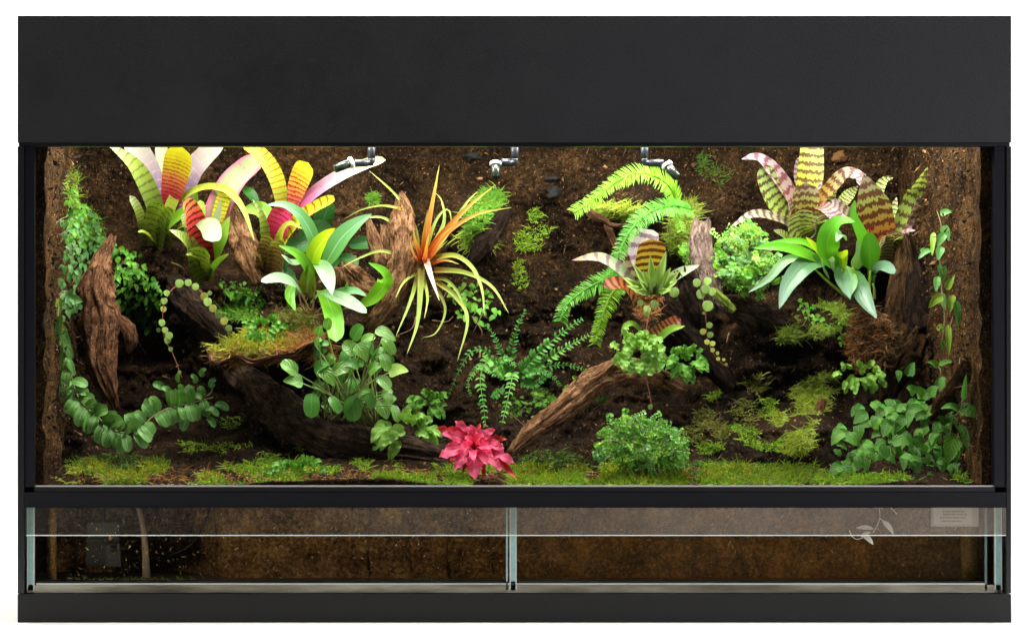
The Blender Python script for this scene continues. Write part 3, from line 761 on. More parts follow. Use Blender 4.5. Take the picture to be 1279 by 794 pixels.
wood("mossy_twig", "lime green mossy twig next to the weathered post", "twig",
     [(892, 362, .222), (903, 374, .218), (917, 389, .216)], [4, 5, 4], wood_mat("mossy_bark", (.05, .08, .01), (.18, .26, .03), (.34, .42, .06)), .9, .4, 2.6, 20, 57, .5, 40, 40)
wood("dark_log", "dark fissured log half buried below the pale fern bush", "log",
     [(902, 376, .30), (925, 386, .285), (952, 400, .275), (980, 412, .285), (1005, 420, .30)], [9, 17, 18, 15, 8], W_log, .8, .45, 2.6, 8, 61, .4, 90, 72)
wood("corky_stump", "pointed brown stump in the dark corner below the pink tipped bromeliad", "stump",
     [(1131, 292, .27), (1130, 315, .265), (1127, 345, .26), (1122, 378, .255), (1116, 420, .25)], [3, 10, 14, 15, 13], W_stump, .5, .3, 2.4, 9, 63, .6, 80, 60)
wood("hollow_stump", "dark hollow stump half seen behind the pointed brown one", "stump",
     [(1136, 300, .29), (1142, 340, .26), (1146, 380, .25), (1150, 418, .24)], [4, 12, 18, 20], W_dark, .5, .25, 2.2, 8, 64, .4, 60, 60)
wood("stump_root", "ragged rooted base of wood above the dark creeper leaves", "stump",
     [(1148, 420, .235), (1135, 440, .235), (1118, 462, .235), (1107, 500, .235)], [24, 26, 17, 9], W_stump, .6, .45, 2.6, 9, 67, 1.0, 70, 72)
wood("bark_horn", "curved brown bark horn leaning on the right wall", "bark",
     [(1206, 446, .035), (1203, 462, .04), (1193, 485, .06), (1181, 505, .09), (1168, 524, .13)], [4, 8, 12, 13, 6], W_stump, .5, .4, 2.4, 9, 71, .6, 70, 60)
wood("mossy_root", "thin bark covered root under the mound moss", "root",
     [(1028, 500, .20), (1016, 530, .185), (1008, 560, .175), (1002, 580, .17)], [5, 6, 6, 4], W_red, .9, .3, 2.6, 9, 73, .5, 40, 36)
wood("moss_twig", "brown twig reaching out beneath the curled needle fern", "twig",
     [(731, 258, .265), (740, 269, .262), (756, 276, .262), (764, 281, .265), (782, 282, .28)], [4, 5, 3.5, 3, 2], W_red, .9, .4, 2.6, 16, 75, .6, 60, 36)
wood("moss_twig", "thin brown twig dropping towards the brown banded bromeliad", "twig",
     [(758, 280, .282), (766, 300, .28), (773, 318, .275)], [4, 4, 3], W_red, .9, .3, 2.6, 12, 77, .6, 40, 36)
wood("peat_ledge", "overhanging bark ledge carrying the yellow moss", "bark",
     [(262, 440, .175), (276, 452, .16), (296, 446, .15), (318, 453, .145), (345, 446, .14), (366, 443, .145), (382, 434, .15), (404, 426, .18)], [2, 3, 2.2, 3, 2.2, 3, 2.6, 2], W_red, 9, .9, 2.2, 26, 79, .9, 110, 72, .6, .5)
wood("bark_chip", "slanting flat bark piece under the moss tuft right of the air plant", "bark",
     [(636, 262, .36), (618, 285, .35), (600, 312, .35), (588, 335, .36)], [6, 10, 11, 5], W_dark, .5, .4, 2.4, 9, 81, .6, 50, 48)
# ------------------------------------------------------------------ banded bromeliads on the left
GY = [(0, (.07, .13, .015)), (.5, (.24, .40, .03)), (1, (.55, .68, .16))]
DK = [(0, (.020, .008, .006)), (.6, (.06, .03, .012)), (1, (.13, .10, .03))]
B_gband = brom("olive_banded", [(0, (.080, .104, .016)), (.35, (.104, .176, .016)), (.7, (.272, .384, .056)), (1, (.576, .640, .368))], [(0, (.05, .028, .012)), (.5, (.10, .085, .02)), (1, (.26, .30, .05))], 15, .5, .35)
B_core = brom("dark_banded", [(0, (.10, .09, .03)), (.4, (.13, .19, .02)), (1, (.24, .38, .04))], (.05, .045, .012), 8, .55, .6, 2)
B_lilac = brom("lilac_blade", [(0, (.186, .062, .223)), (.35, (.285, .198, .310)), (.7, (.372, .335, .285)), (1, (.409, .409, .310))], (.62, .32, .42), 9, .75, .35)
B_pale = brom("pale_green_blade", [(0, (.136, .236, .062)), (.5, (.285, .372, .161)), (1, (.360, .409, .260))], None)
B_heart = brom("red_heart_blade", [(0, (.336, .016, .072)), (.30, (.496, .040, .072)), (.52, (.640, .208, .072)), (.68, (.624, .496, .016)), (1, (.640, .640, .024))],
               [(0, (.16, .006, .02)), (.5, (.36, .02, .02)), (.75, (.42, .16, .015)), (1, (.80, .80, .03))], 19, .25, .5, 2.0)
B_red = brom("red_blade", [(0, (.16, .02, .02)), (.3, (.46, .02, .03)), (.7, (.72, .06, .06)), (1, (.80, .36, .12))], (.11, .008, .012), 12, .25, .35, 1.3)
B_pink = brom("pink_edged_blade", [(0, (.285, .037, .099)), (.35, (.335, .211, .161)), (.6, (.285, .360, .149)), (1, (.335, .384, .198))], (.62, .14, .28), 11, .85, .4, edge=((.60, .08, .28), .75))
B_spot = brom("spotted_arch_blade", [(0, (.20, .26, .03)), (.5, (.46, .56, .06)), (1, (.34, .58, .10))], (.42, .14, .03), 16, .80, .5)
B_bright = brom("bright_green_blade", [(0, (.13, .25, .02)), (.5, (.22, .48, .03)), (1, (.42, .68, .10))], None)
B_ystripe = brom("yellow_striped_blade", [(0, (.176, .224, .016)), (.5, (.480, .496, .024)), (1, (.592, .592, .032))], (.30, .07, .01), 13, .55, .3)
B_white = brom("white_tip_blade", [(0, (.161, .260, .062)), (.45, (.273, .347, .174)), (1, (.310, .372, .223))], None)
B_rednub = brom("magenta_core", [(0, (.22, .05, .03)), (.45, (.42, .02, .07)), (1, (.72, .06, .18))], (.24, .005, .04), 9, .55, .4)
B_longpink = brom("long_pink_blade", [(0, (.360, .012, .074)), (.22, (.471, .112, .248)), (.45, (.521, .322, .409)), (.62, (.533, .508, .409)), (1, (.508, .533, .310))], (.55, .05, .14), 10, .86, .5)
B_orange = brom("orange_striped_blade", [(0, (.496, .040, .064)), (.3, (.656, .208, .080)), (.6, (.672, .480, .040)), (1, (.640, .656, .032))], [(0, (.30, .01, .02)), (.6, (.46, .04, .01)), (1, (.80, .82, .04))], 12, .15, .5, 2.0)
B_brownbase = brom("rusty_base", [(0, (.09, .05, .025)), (.6, (.20, .13, .05)), (1, (.26, .28, .05))], (.06, .022, .012), 10, .35, .6, 2)

NHF = (0, -1, .5)
a = plant("bromeliad", "tall bromeliad in the back left corner with one broad yellow and red striped heart leaf", "bromeliad", 199, 306, .33, "yellow and red banded bromeliads on the left")
leaf(a, [(203, 250), (204, 215), (201, 178)], 16, B_pale, lean=-.02, kind='blunt')
leaf(a, [(199, 262), (187, 218), (173, 190), (160, 172)], 28, B_lilac, lean=.02, kind='blunt')
leaf(a, [(221, 262), (238, 220), (253, 200), (279, 174)], 27, B_pale if False else B_lilac, lean=.02, kind='strap', fold=.35)
leaf(a, [(238, 275), (240, 245), (231, 218)], 14, B_bright, lean=.0)
leaf(a, [(210, 268), (216, 238), (222, 210), (227, 183)], 36, B_heart, lean=.06, kind='flare', fold=.3, n=26, m=6)
leaf(a, [(198, 306), (197, 272), (186, 238), (168, 207), (142, 185), (130, 180)], 21, B_gband, lean=.05, kind='point', n=26)
leaf(a, [(192, 308), (196, 280), (203, 255)], 30, B_core, lean=.05, kind='blunt', fold=.5, m=6)
leaf(a, [(206, 307), (208, 282), (218, 262)], 22, B_core, lean=.06, kind='strap', fold=.5)
leaf(a, [(180, 307), (179, 285), (173, 263), (162, 244)], 11, B_gband, lean=.05)
leaf(a, [(200, 292), (218, 275), (238, 262), (258, 257)], 15, B_bright, lean=.08, kind='point', fold=.4)
leaf(a, [(211, 268), (232, 245), (258, 234), (284, 239), (304, 262), (318, 302)], 9, B_spot, lean=.10, kind='point', n=30, fold=.5)

leaf(a, [(202, 300), (190, 262), (184, 236)], 12, B_gband, lean=.02, kind='point')
leaf(a, [(208, 300), (226, 284), (240, 284)], 10, B_gband, lean=.09, kind='point', fold=.5)
leaf(a, [(204, 298), (212, 262), (224, 236), (240, 212)], 14, B_spot, lean=.03, kind='point')
leaf(a, [(194, 304), (182, 292), (172, 290)], 9, B_spot, lean=.08, kind='point', fold=.5)
b = plant("bromeliad", "lower bromeliad with a red centre and a white turned down tip", "bromeliad", 256, 352, .28, "yellow and red banded bromeliads on the left")
leaf(b, [(264, 312), (270, 270), (288, 232), (308, 211), (328, 198)], 31, B_pink, lean=-.02, kind='strap', n=26, fold=.3)
leaf(b, [(266, 300), (274, 268), (284, 234)], 17, B_ystripe, lean=.0, kind='blunt', fold=.5)
leaf(b, [(240, 312), (237, 290), (229, 266)], 12, B_gband, lean=.02)
leaf(b, [(250, 290), (251, 268), (250, 250)], 11, B_bright, lean=.0)
leaf(b, [(258, 330), (251, 300), (240, 268), (228, 250)], 25, B_red, lean=.06, kind='strap', fold=.4, n=24, m=6)
leaf(b, [(262, 330), (274, 302), (287, 270)], 17, B_bright, lean=.03, kind='point')
leaf(b, [(255, 352), (251, 330), (253, 308)], 27, B_core, lean=.05, kind='blunt', fold=.5, m=6)
leaf(b, [(252, 346), (240, 312), (228, 297), (211, 287)], 19, B_gband, lean=.07, kind='point', n=22)
leaf(b, [(260, 349), (270, 332), (286, 317)], 13, B_bright, lean=.07, kind='point', fold=.4)
leaf(b, [(252, 276), (255, 273, -.02), (262, 281, -.045), (265, 293, -.05), (264, 302, -.047)], 25, B_white, lean=.05, kind='strap', fold=-.3, n=20)
leaf(b, [(238, 345), (226, 333), (212, 327)], 6, B_brownbase, lean=.05, kind='taper')

leaf(b, [(256, 340), (244, 322), (232, 318)], 10, B_gband, lean=.08, kind='point', fold=.5)
leaf(b, [(258, 336), (262, 300), (272, 268), (276, 246)], 12, B_pale, lean=.02, kind='point')
c = plant("bromeliad", "bromeliad beside the bark piece with a long pink and white leaf reaching right", "bromeliad", 338, 345, .27, "yellow and red banded bromeliads on the left")
leaf(c, [(345, 285), (325, 262), (300, 264)], 20, B_bright, lean=-.02, kind='point')
leaf(c, [(320, 252), (312, 241), (300, 232)], 12, green("deep_green_blade", [(0, (.02, .08, .015)), (1, (.04, .16, .02))]), lean=-.03, kind='point')
leaf(c, [(353, 256), (346, 226), (334, 203), (318, 187), (303, 181)], 19, B_ystripe, lean=.0, kind='strap', n=24)
leaf(c, [(364, 262), (371, 236), (378, 218), (385, 203)], 28, B_orange, lean=.03, kind='flare', n=24, m=6)
leaf(c, [(366, 268), (392, 242), (424, 221), (458, 206), (482, 200)], 16, B_longpink, lean=.06, kind='strap', n=30, fold=.4)
leaf(c, [(341, 310), (346, 288), (358, 262)], 30, B_rednub, lean=.03, kind='blunt', fold=.5, m=6)
leaf(c, [(339, 345), (352, 300), (376, 272), (398, 258), (418, 249)], 16, B_gband if False else B_ystripe, lean=.07, kind='blunt', n=26, fold=.5)
leaf(c, [(332, 345), (332, 300), (327, 270), (315, 248)], 11, B_gband, lean=.05, kind='point', n=22)
leaf(c, [(328, 344), (332, 316), (338, 296)], 20, B_brownbase, lean=.04, kind='blunt', fold=.5)
leaf(c, [(340, 350), (347, 322), (352, 300)], 22, B_brownbase, lean=.055, kind='blunt', fold=.5)

leaf(c, [(338, 330), (350, 296), (362, 280), (378, 286)], 10, B_spot, lean=.09, kind='point', fold=.5)
leaf(c, [(334, 338), (322, 320), (314, 316)], 9, B_brownbase, lean=.07, kind='point', fold=.5)
leaf(c, [(346, 270), (352, 238), (350, 214)], 12, B_pale, lean=-.02, kind='point')
# dark round leaves growing behind the strap leaved orchid
G_dark = green("dark_round_leaf", [(0, (.025, .10, .02)), (1, (.04, .15, .03))], (.10, .26, .08), .03, 6, 5, rough=.38)
e = plant("broadleaf_plant", "dark round leaved plant behind the pale strap leaved orchid", "plant", 385, 330, .31)
for (x0, y0), (x1, y1), wd in (((400, 285), (414, 250), 27), ((372, 300), (416, 288), 34), ((352, 312), (398, 305), 26), ((352, 340), (362, 326), 14), ((410, 340), (424, 328), 12), ((356, 332), (368, 372), 17),
                               ((436, 306), (472, 306), 19), ((344, 282), (352, 262), 15), ((396, 318), (430, 300), 24), ((420, 322), (448, 330), 16)):
    leaf(e, [(x0, y0), ((x0 + x1) / 2, (y0 + y1) / 2 - 2), (x1, y1)], wd, G_dark, lean=.02, kind='oval', n=12)

# strap leaved orchid, left
O_teal = green("orchid_teal", [(0, (.10, .28, .04)), (.4, (.13, .36, .11)), (1, (.19, .42, .20))], (.34, .58, .42), .05, rough=.33, var=.1)
O_lime = green("orchid_lime", [(0, (.30, .52, .02)), (1, (.52, .66, .015))], (.62, .74, .08), .05, rough=.4, var=.08, trans=.4)
O_green = green("orchid_green", [(0, (.16, .36, .02)), (.5, (.15, .42, .02)), (1, (.13, .38, .03))], (.22, .50, .10), .04, rough=.33, var=.1)
O_pale = green("orchid_pale", [(0, (.16, .36, .05)), (.35, (.28, .44, .24)), (1, (.34, .48, .32))], (.20, .38, .24), .035, rough=.3, var=.08)
O_bulb = green("orchid_bulb", [(0, (.20, .22, .04)), (1, (.22, .42, .03))], var=.1)
o = plant("orchid", "left orchid with pale green strap leaves in front of the dark round leaves", "orchid", 388, 388, .225)
leaf(o, [(393, 330), (391, 297), (376, 270), (355, 256), (332, 256)], 17, O_teal, lean=.05, kind='lance', n=26, fold=.2)
leaf(o, [(404, 335), (424, 300), (445, 280), (465, 267)], 25, O_teal, lean=.03, kind='lance', n=24)
leaf(o, [(389, 336), (394, 315), (406, 297), (419, 285)], 23, O_lime, lean=.06, kind='lance', n=20)
leaf(o, [(390, 352), (384, 333), (370, 317), (347, 306)], 15, O_green, lean=.05, kind='lance', n=20)
leaf(o, [(377, 326), (364, 328), (351, 318)], 12, O_pale, lean=.06, kind='lance')
leaf(o, [(380, 372), (368, 355), (348, 348), (326, 352)], 17, O_pale, lean=.09, kind='petiole', n=24)
leaf(o, [(366, 352), (362, 370), (369, 388)], 13, O_green, lean=.04, kind='lance')
leaf(o, [(393, 326), (404, 335), (411, 352), (415, 368)], 21, O_pale, lean=.07, kind='lance', n=18)
leaf(o, [(404, 362), (412, 380), (418, 402), (420, 427)], 22, O_green, lean=.10, kind='strap', n=22)
leaf(o, [(388, 378), (402, 366), (424, 372), (442, 381), (458, 391)], 18, O_pale, lean=.10, kind='petiole', n=24)
leaf(o, [(400, 376), (426, 366), (444, 364), (458, 370)], 14, O_teal, lean=.06, kind='lance')
leaf(o, [(446, 383), (466, 372), (480, 355), (478, 340), (460, 328)], 22, O_green, lean=.10, kind='lance', n=28, Y=.235)
leaf(o, [(380, 366), (382, 348), (386, 330)], 14, O_bulb, lean=.02, kind='lance', fold=.6)
leaf(o, [(388, 372), (389, 350), (386, 332)], 12, O_bulb, lean=.03, kind='lance', fold=.6)
leaf(o, [(432, 385), (432, 370), (434, 350)], 7, O_green, lean=.03, kind='lance')
m = MB()
for pp in ([(388, 390), (380, 374), (372, 362)], [(390, 390), (392, 374), (390, 352)], [(385, 392), (376, 380), (372, 350)], [(394, 392), (404, 380), (400, 370)], [(398, 394), (420, 388), (446, 383)]):
    tube(m, [P(x, y, .215) for x, y in pp], .0016, .001, n=10)
m.build("stem", plain("brown_stem", (.16, .07, .03), .7), o)

# orange air plant
T_in = brom("airplant_inner", [(0, (.20, .035, .015)), (.25, (.56, .11, .02)), (.6, (.55, .32, .06)), (1, (.42, .46, .10))], None, rough=.5)
T_out = brom("airplant_outer", [(0, (.34, .16, .03)), (.2, (.34, .40, .06)), (.6, (.34, .48, .10)), (1, (.46, .50, .12))], None, rough=.5)
T_pale = brom("airplant_pale", [(0, (.72, .46, .36)), (.5, (.80, .66, .56)), (1, (.56, .54, .32))], None, rough=.5)
f = plant("air_plant", "spiky orange hearted air plant with arching yellow green leaves", "air plant", 527, 330, .245)
for path, wd, mt, ln in (
    ([(528, 322), (537, 270), (543, 238), (549, 205)], 9, T_in, .0), ([(532, 320), (560, 285), (588, 256), (620, 230)], 10, T_in, .04),
    ([(530, 322), (560, 290), (596, 268), (640, 259)], 9, T_in, .07), ([(536, 322), (565, 282), (584, 252), (598, 238)], 9, T_out, .0),
    ([(540, 324), (568, 320), (590, 335), (602, 362), (605, 395)], 8, T_out, .09), ([(542, 338), (580, 341), (614, 358), (636, 392)], 8, T_out, .09),
    ([(531, 322), (538, 345), (549, 376)], 9, T_pale, .09), ([(526, 330), (525, 364), (521, 405), (508, 443)], 9, T_out, .08),
    ([(522, 318), (517, 283), (497, 247), (461, 213)], 7, T_out, -.02), ([(518, 328), (487, 277), (453, 273), (419, 286)], 6, T_out, -.03),
    ([(505, 262), (478, 257), (452, 262), (429, 274)], 4, T_out, -.03), ([(542, 350), (570, 372), (584, 400), (571, 452)], 7, T_out, .08),
    ([(522, 345), (512, 378), (494, 421)], 6, T_out, .07), ([(535, 318), (554, 280), (552, 252), (543, 240)], 7, T_out, -.02),
    ([(540, 352), (556, 385), (545, 415), (527, 422)], 4.5, T_out, .06), ([(524, 322), (512, 296), (506, 262)], 7, T_in, .0),
    ([(529, 322), (530, 295), (534, 262)], 8, T_in, .03), ([(532, 324), (552, 296), (572, 278)], 8, T_in, .07), ([(527, 326), (519, 304), (516, 286)], 8, T_in, .05),
    ([(534, 328), (548, 312), (560, 300)], 7, T_in, .08), ([(525, 330), (516, 318), (512, 300)], 7, T_in, .06), ([(530, 330), (532, 312), (536, 290)], 7, T_in, .08),
    ([(536, 332), (556, 326), (574, 330)], 6, T_in, .09), ([(524, 340), (505, 352), (494, 372)], 5, T_out, .06), ([(528, 322), (545, 275), (560, 262), (565, 285)], 6, T_out, .0),
    ([(528, 345), (534, 372), (530, 398)], 5, T_out, .09), ([(538, 348), (560, 352), (578, 378), (583, 410)], 5, T_out, .05), ([(517, 330), (480, 314), (450, 322), (425, 335)], 6, T_out, .05)):
    leaf(f, path, wd * 1.08, mt, lean=ln, kind='taper', n=22, m=3, fold=.6)

# ------------------------------------------------------------------ needle ferns (tassel ferns)
def needle_frond(parent, path, length, mat, count=230, rootr=.0014):
    m = MB(); pts = [P(*q) for q in path]; c = spline(pts, 60); T = nrmz(np.gradient(c, axis=0))
    tube(m, [tuple(q) for q in c[::6]], rootr * 1.2, .0012, n=30, k=6)
    rr = random.Random(int(path[0][0] * 7 + path[0][1]))
    nh = np.array([0, -.9, .44])
    tot = np.linalg.norm(np.diff(c, axis=0), axis=1).sum(); count = int(tot / .0019) * 3
    for i in range(count):
        t = (i // 3) / (count / 3); k = min(59, int(t * 60)); p = c[k] + (c[min(60, k + 1)] - c[k]) * (t * 60 - k)
        sd = np.cross(T[k], nh); sd /= np.linalg.norm(sd); kind = i % 3
        if kind == 2 and rr.random() < .45: continue
        if kind < 2: d = sd * (1 if kind else -1) + nh * rr.gauss(.05, .2) + T[k] * rr.gauss(.22, .08)
        else: d = sd * rr.gauss(0, .9) + nh * abs(rr.gauss(.6, .3)) + T[k] * .3
        d = nrmz(d); L = length * rr.uniform(.85, 1.08) * (.62 + .38 * math.sin(min(1, t * 1.25 + .18) * math.pi) ** .6) * (1 if kind < 2 else .6)
        q1 = p + d * L * .55; q2 = p + d * L + T[k] * L * .22 + np.array([0, 0, -.08 * L])
        blade(m, p.tolist(), q1.tolist(), q2.tolist(), .0014)
    return m.build("frond", mat, parent)
H_lime = green("needle_lime", [(0, (.24, .46, .02)), (1, (.26, .58, .03))], var=.15, trans=.4)
H_green = green("needle_green", [(0, (.09, .34, .02)), (1, (.16, .46, .05))], var=.2, trans=.35)
h = plant("needle_fern", "bright needle fern with tasselled fronds curling over the brown twig", "fern", 846, 262, .31)
needle_frond(h, [(847, 258, .30), (836, 233, .27), (817, 220, .25), (795, 216, .235), (768, 228, .225), (742, 248, .215), (716, 266, .21)], .019, H_lime, 640)
needle_frond(h, [(864, 262, .30), (838, 257, .26), (812, 265, .235), (792, 282, .22), (778, 304, .212), (768, 332, .21), (764, 352, .21)], .0185, H_green, 640)
needle_frond(h, [(790, 338, .24), (768, 346, .215), (745, 354, .205), (725, 366, .20), (706, 382, .195), (700, 402, .195)], .0175, H_green, 440)
needle_frond(h, [(778, 350, .24), (767, 363, .21), (757, 382, .20), (749, 406, .195), (743, 430, .195)], .0165, H_lime, 400)
needle_frond(h, [(840, 252, .31), (846, 270, .28), (852, 290, .27)], .012, H_lime, 160)

# brown banded bromeliad in the middle of the right half
Z_brown = brom("brown_gold_banded", [(0, (.52, .50, .04)), (.5, (.60, .44, .05)), (1, (.46, .22, .06))], (.085, .022, .008), 6.5, -.2, .22, 1.2)
Z_lil = brom("lilac_brown_banded", [(0, (.60, .55, .30)), (.5, (.70, .62, .70)), (1, (.84, .80, .80))], (.32, .20, .28), 5, .1, .3)
Z_arch = brom("grey_green_banded", [(0, (.30, .40, .22)), (.6, (.46, .54, .36)), (.85, (.56, .40, .20)), (1, (.52, .12, .03))], (.26, .17, .19), 7, .2, .3)
Z_redb = brom("red_brown_banded", [(0, (.30, .20, .05)), (.5, (.36, .13, .04)), (1, (.36, .10, .03))], (.075, .012, .008), 8, .0, .3)
Z_stem = brom("cream_brown_banded", [(0, (.60, .56, .42)), (1, (.56, .40, .34))], (.12, .03, .025), 5, -.1, .3)
i_ = plant("bromeliad", "brown and gold banded bromeliad above the coin leaf vine", "bromeliad", 806, 385, .235)
leaf(i_, [(808, 350), (802, 318), (806, 286)], 36, Z_lil, lean=.01, kind='blunt', n=20, m=6)
leaf(i_, [(810, 352), (812, 326), (814, 298)], 36, Z_brown, lean=.04, kind='strap', n=22, m=6)
leaf(i_, [(803, 372), (788, 346), (776, 312)], 14, Z_stem, lean=.02, kind='strap', n=18)
leaf(i_, [(798, 366), (776, 338), (748, 322), (714, 325)], 15, Z_arch, lean=.08, kind='point', n=24)
leaf(i_, [(803, 390), (790, 366), (774, 354), (754, 358)], 19, Z_redb, lean=.07, kind='strap', n=22)
leaf(i_, [(826, 358), (848, 342), (874, 331)], 13, brom("pale_side_blade", [(0, (.30, .46, .12)), (1, (.62, .70, .52))], None), lean=.03, kind='point')
leaf(i_, [(812, 420), (830, 410), (850, 398)], 17, Z_redb, lean=.0, kind='strap', Y=.22, free=True)
leaf(i_, [(822, 425), (836, 412), (856, 407)], 9, B_bright, lean=.0, kind='point', Y=.21, free=True)
leaf(i_, [(800, 412), (790, 404), (780, 408), (776, 418)], 7, B_bright, lean=.02, kind='point', Y=.22, free=True)
leaf(i_, [(808, 385), (810, 368), (812, 350)], 26, Z_redb, lean=.03, kind='blunt', fold=.5)
S_ros = green("rosette_green", [(0, (.48, .60, .20)), (.7, (.40, .58, .14)), (1, (.46, .56, .14))], var=.12, rough=.35)
q = plant("succulent", "pale green spiky rosette in front of the brown banded leaves", "succulent", 816, 366, .20)
parent_Y[q.name] = .195
for x, y in ((832, 313), (812, 319), (791, 330), (777, 346), (783, 357), (792, 364), (838, 334), (849, 338), (846, 351), (803, 338), (823, 330), (798, 350), (830, 344), (812, 346), (838, 362)):
    d = math.hypot(x - 816, y - 364)
    leaf(q, [(816, 366), (816 + (x - 816) * .5 , 364 + (y - 364) * .42 + 2), (x, y)], 9.5, S_ros, lean=.012 + .02 * (1 - d / 60), kind='point', fold=.5, n=12, thick=.0012, free=True)

# ------------------------------------------------------------------ striped bromeliads, top right
L_lil = brom("lilac_striped", [(0, (.368, .080, .040)), (.3, (.448, .320, .272)), (1, (.576, .480, .560))], [(0, (.20, .02, .01)), (1, (.24, .12, .15))], 8, .0, .55, 1.8)
L_grn = brom("green_striped", [(0, (.30, .36, .06)), (.5, (.36, .52, .10)), (1, (.48, .58, .24))], (.10, .045, .025), 10, .0, .6, 1.8)
L_yel = brom("yellow_striped_dark", [(0, (.400, .336, .040)), (.5, (.416, .480, .056)), (1, (.448, .528, .160))], (.12, .05, .012), 8.5, .0, .55, 1.8)
L_red = brom("rust_striped", [(0, (.24, .03, .008)), (.35, (.38, .20, .03)), (.7, (.38, .42, .10)), (1, (.40, .30, .28))], [(0, (.13, .010, .005)), (.6, (.10, .022, .010)), (1, (.16, .07, .06))], 8, -.35, .75, 1.8)
L_curl = brom("maroon_lilac_curl", [(0, (.24, .03, .01)), (.35, (.38, .32, .05)), (.62, (.40, .36, .24)), (1, (.50, .42, .46))], [(0, (.14, .010, .005)), (.6, (.13, .03, .012)), (1, (.24, .14, .16))], 9, -.1, .6, 1.8)
L_gry = brom("grey_striped", [(0, (.36, .34, .14)), (1, (.56, .52, .44))], (.12, .07, .055), 11, .0, .5, 1.6)
l1 = plant("bromeliad", "lilac and green cross banded bromeliad at the top right of the back wall", "bromeliad", 1010, 306, .34, "cross banded bromeliads at the top right")
leaf(l1, [(1000, 245), (996, 218), (999, 196)], 9, L_lil, lean=-.02, kind='strap')
leaf(l1, [(1006, 262), (1011, 222), (1013, 196), (1014, 174)], 31, L_yel, lean=-.01, kind='strap', n=24, m=6)
leaf(l1, [(1020, 275), (1034, 255), (1045, 226)], 12, L_grn, lean=.0, kind='point')
leaf(l1, [(1002, 286), (976, 262), (962, 238), (952, 206)], 28, L_grn, lean=.04, kind='strap', n=24, m=6)
leaf(l1, [(1003, 270), (985, 240), (966, 214), (946, 197), (926, 199)], 20, L_lil, lean=.06, kind='point', n=26)
leaf(l1, [(1012, 262), (1034, 238), (1056, 217), (1074, 222), (1074, 232)], 16, L_curl, lean=.05, kind='strap', n=26)
leaf(l1, [(1003, 288), (970, 272), (940, 268), (912, 284)], 12, L_gry, lean=.09, kind='point', n=24)
leaf(l1, [(1005, 300), (1004, 266), (1006, 228)], 34, L_red, lean=.035, kind='strap', n=20, m=6, fold=.5)
leaf(l1, [(1008, 312), (1000, 288), (1002, 262)], 36, L_grn, lean=.05, kind='blunt', n=14, fold=.5, m=6)
leaf(l1, [(1016, 312), (1022, 290), (1020, 270)], 26, L_gry, lean=.05, kind='blunt', fold=.5)
leaf(l1, [(1016, 256), (1034, 262), (1052, 280)], 20, L_lil, lean=.08, kind='strap', n=18)
leaf(l1, [(996, 308), (980, 296), (966, 288)], 16, L_grn, lean=.07, kind='point')
leaf(l1, [(1010, 296), (1024, 280), (1036, 276)], 11, L_grn, lean=.08, kind='point', fold=.5)
leaf(l1, [(1004, 290), (990, 268), (984, 248)], 14, L_curl, lean=.05, kind='point')
leaf(l1, [(1010, 280), (1020, 250), (1026, 226)], 12, L_lil, lean=.01, kind='point')
l2 = plant("bromeliad", "cross banded bromeliad beside the right wall with one broad brown leaf", "bromeliad", 1105, 322, .31, "cross banded bromeliads at the top right")
leaf(l2, [(1090, 262), (1102, 228), (1116, 222)], 12, L_grn, lean=-.02, kind='point')
leaf(l2, [(1046, 262), (1058, 246), (1072, 232)], 14, L_grn, lean=-.01, kind='point')
leaf(l2, [(1100, 318), (1092, 280), (1086, 250), (1079, 218)], 46, L_red, lean=.03, kind='point', n=26, m=6)
leaf(l2, [(1114, 312), (1128, 270), (1143, 240), (1159, 208)], 18, L_grn, lean=.02, kind='point', n=22)
leaf(l2, [(1124, 306), (1138, 276), (1147, 244)], 8, L_lil, lean=.0, kind='point')
leaf(l2, [(1086, 300), (1062, 270), (1038, 250)], 15, L_curl, lean=.04, kind='strap')
leaf(l2, [(1112, 312), (1130, 292), (1144, 288)], 11, L_lil, lean=.06, kind='point')
leaf(l2, [(1104, 330), (1112, 306), (1116, 288)], 24, L_red, lean=.045, kind='blunt', fold=.5)
leaf(l2, [(1098, 332), (1100, 312), (1102, 296)], 28, L_gry, lean=.05, kind='blunt', fold=.5)
leaf(l2, [(1068, 290), (1064, 268), (1068, 250)], 11, B_pale, lean=.04, kind='point')

leaf(l2, [(1106, 318), (1118, 300), (1128, 294)], 11, L_grn, lean=.07, kind='point', fold=.5)
leaf(l2, [(1096, 316), (1084, 304), (1070, 302)], 12, L_gry, lean=.06, kind='point', fold=.5)
leaf(l2, [(1106, 300), (1114, 268), (1120, 246)], 13, L_grn, lean=-.01, kind='point')
# right orchid
N_gr = green("orchid2_green", [(0, (.15, .36, .02)), (.5, (.13, .44, .02)), (1, (.12, .42, .04))], (.22, .54, .08), .035, rough=.3, var=.1)
N_dk = green("orchid2_grey", [(0, (.08, .24, .03)), (.4, (.10, .21, .10)), (1, (.15, .25, .18))], (.05, .15, .07), .03, rough=.26, var=.1)
N_pl = green("orchid2_pale", [(0, (.18, .42, .06)), (.5, (.22, .40, .18)), (1, (.28, .42, .27))], (.25, .45, .28), .03, rough=.3, var=.1)
n_ = plant("orchid", "right orchid with broad glossy leaves below the cross banded bromeliads", "orchid", 1078, 372, .245)
leaf(n_, [(1055, 340), (1035, 318), (1036, 292), (1050, 277), (1068, 277)], 30, N_gr, lean=.07, kind='lance', n=26)
leaf(n_, [(1032, 330), (1008, 318), (976, 309), (940, 310)], 16, N_gr, lean=.08, kind='lance', n=22)
leaf(n_, [(1034, 322), (1005, 303), (975, 302), (955, 305)], 9, N_gr, lean=.05, kind='lance')
leaf(n_, [(1036, 326), (1008, 330), (985, 355), (973, 386)], 25, N_dk, lean=.10, kind='lance', n=24)
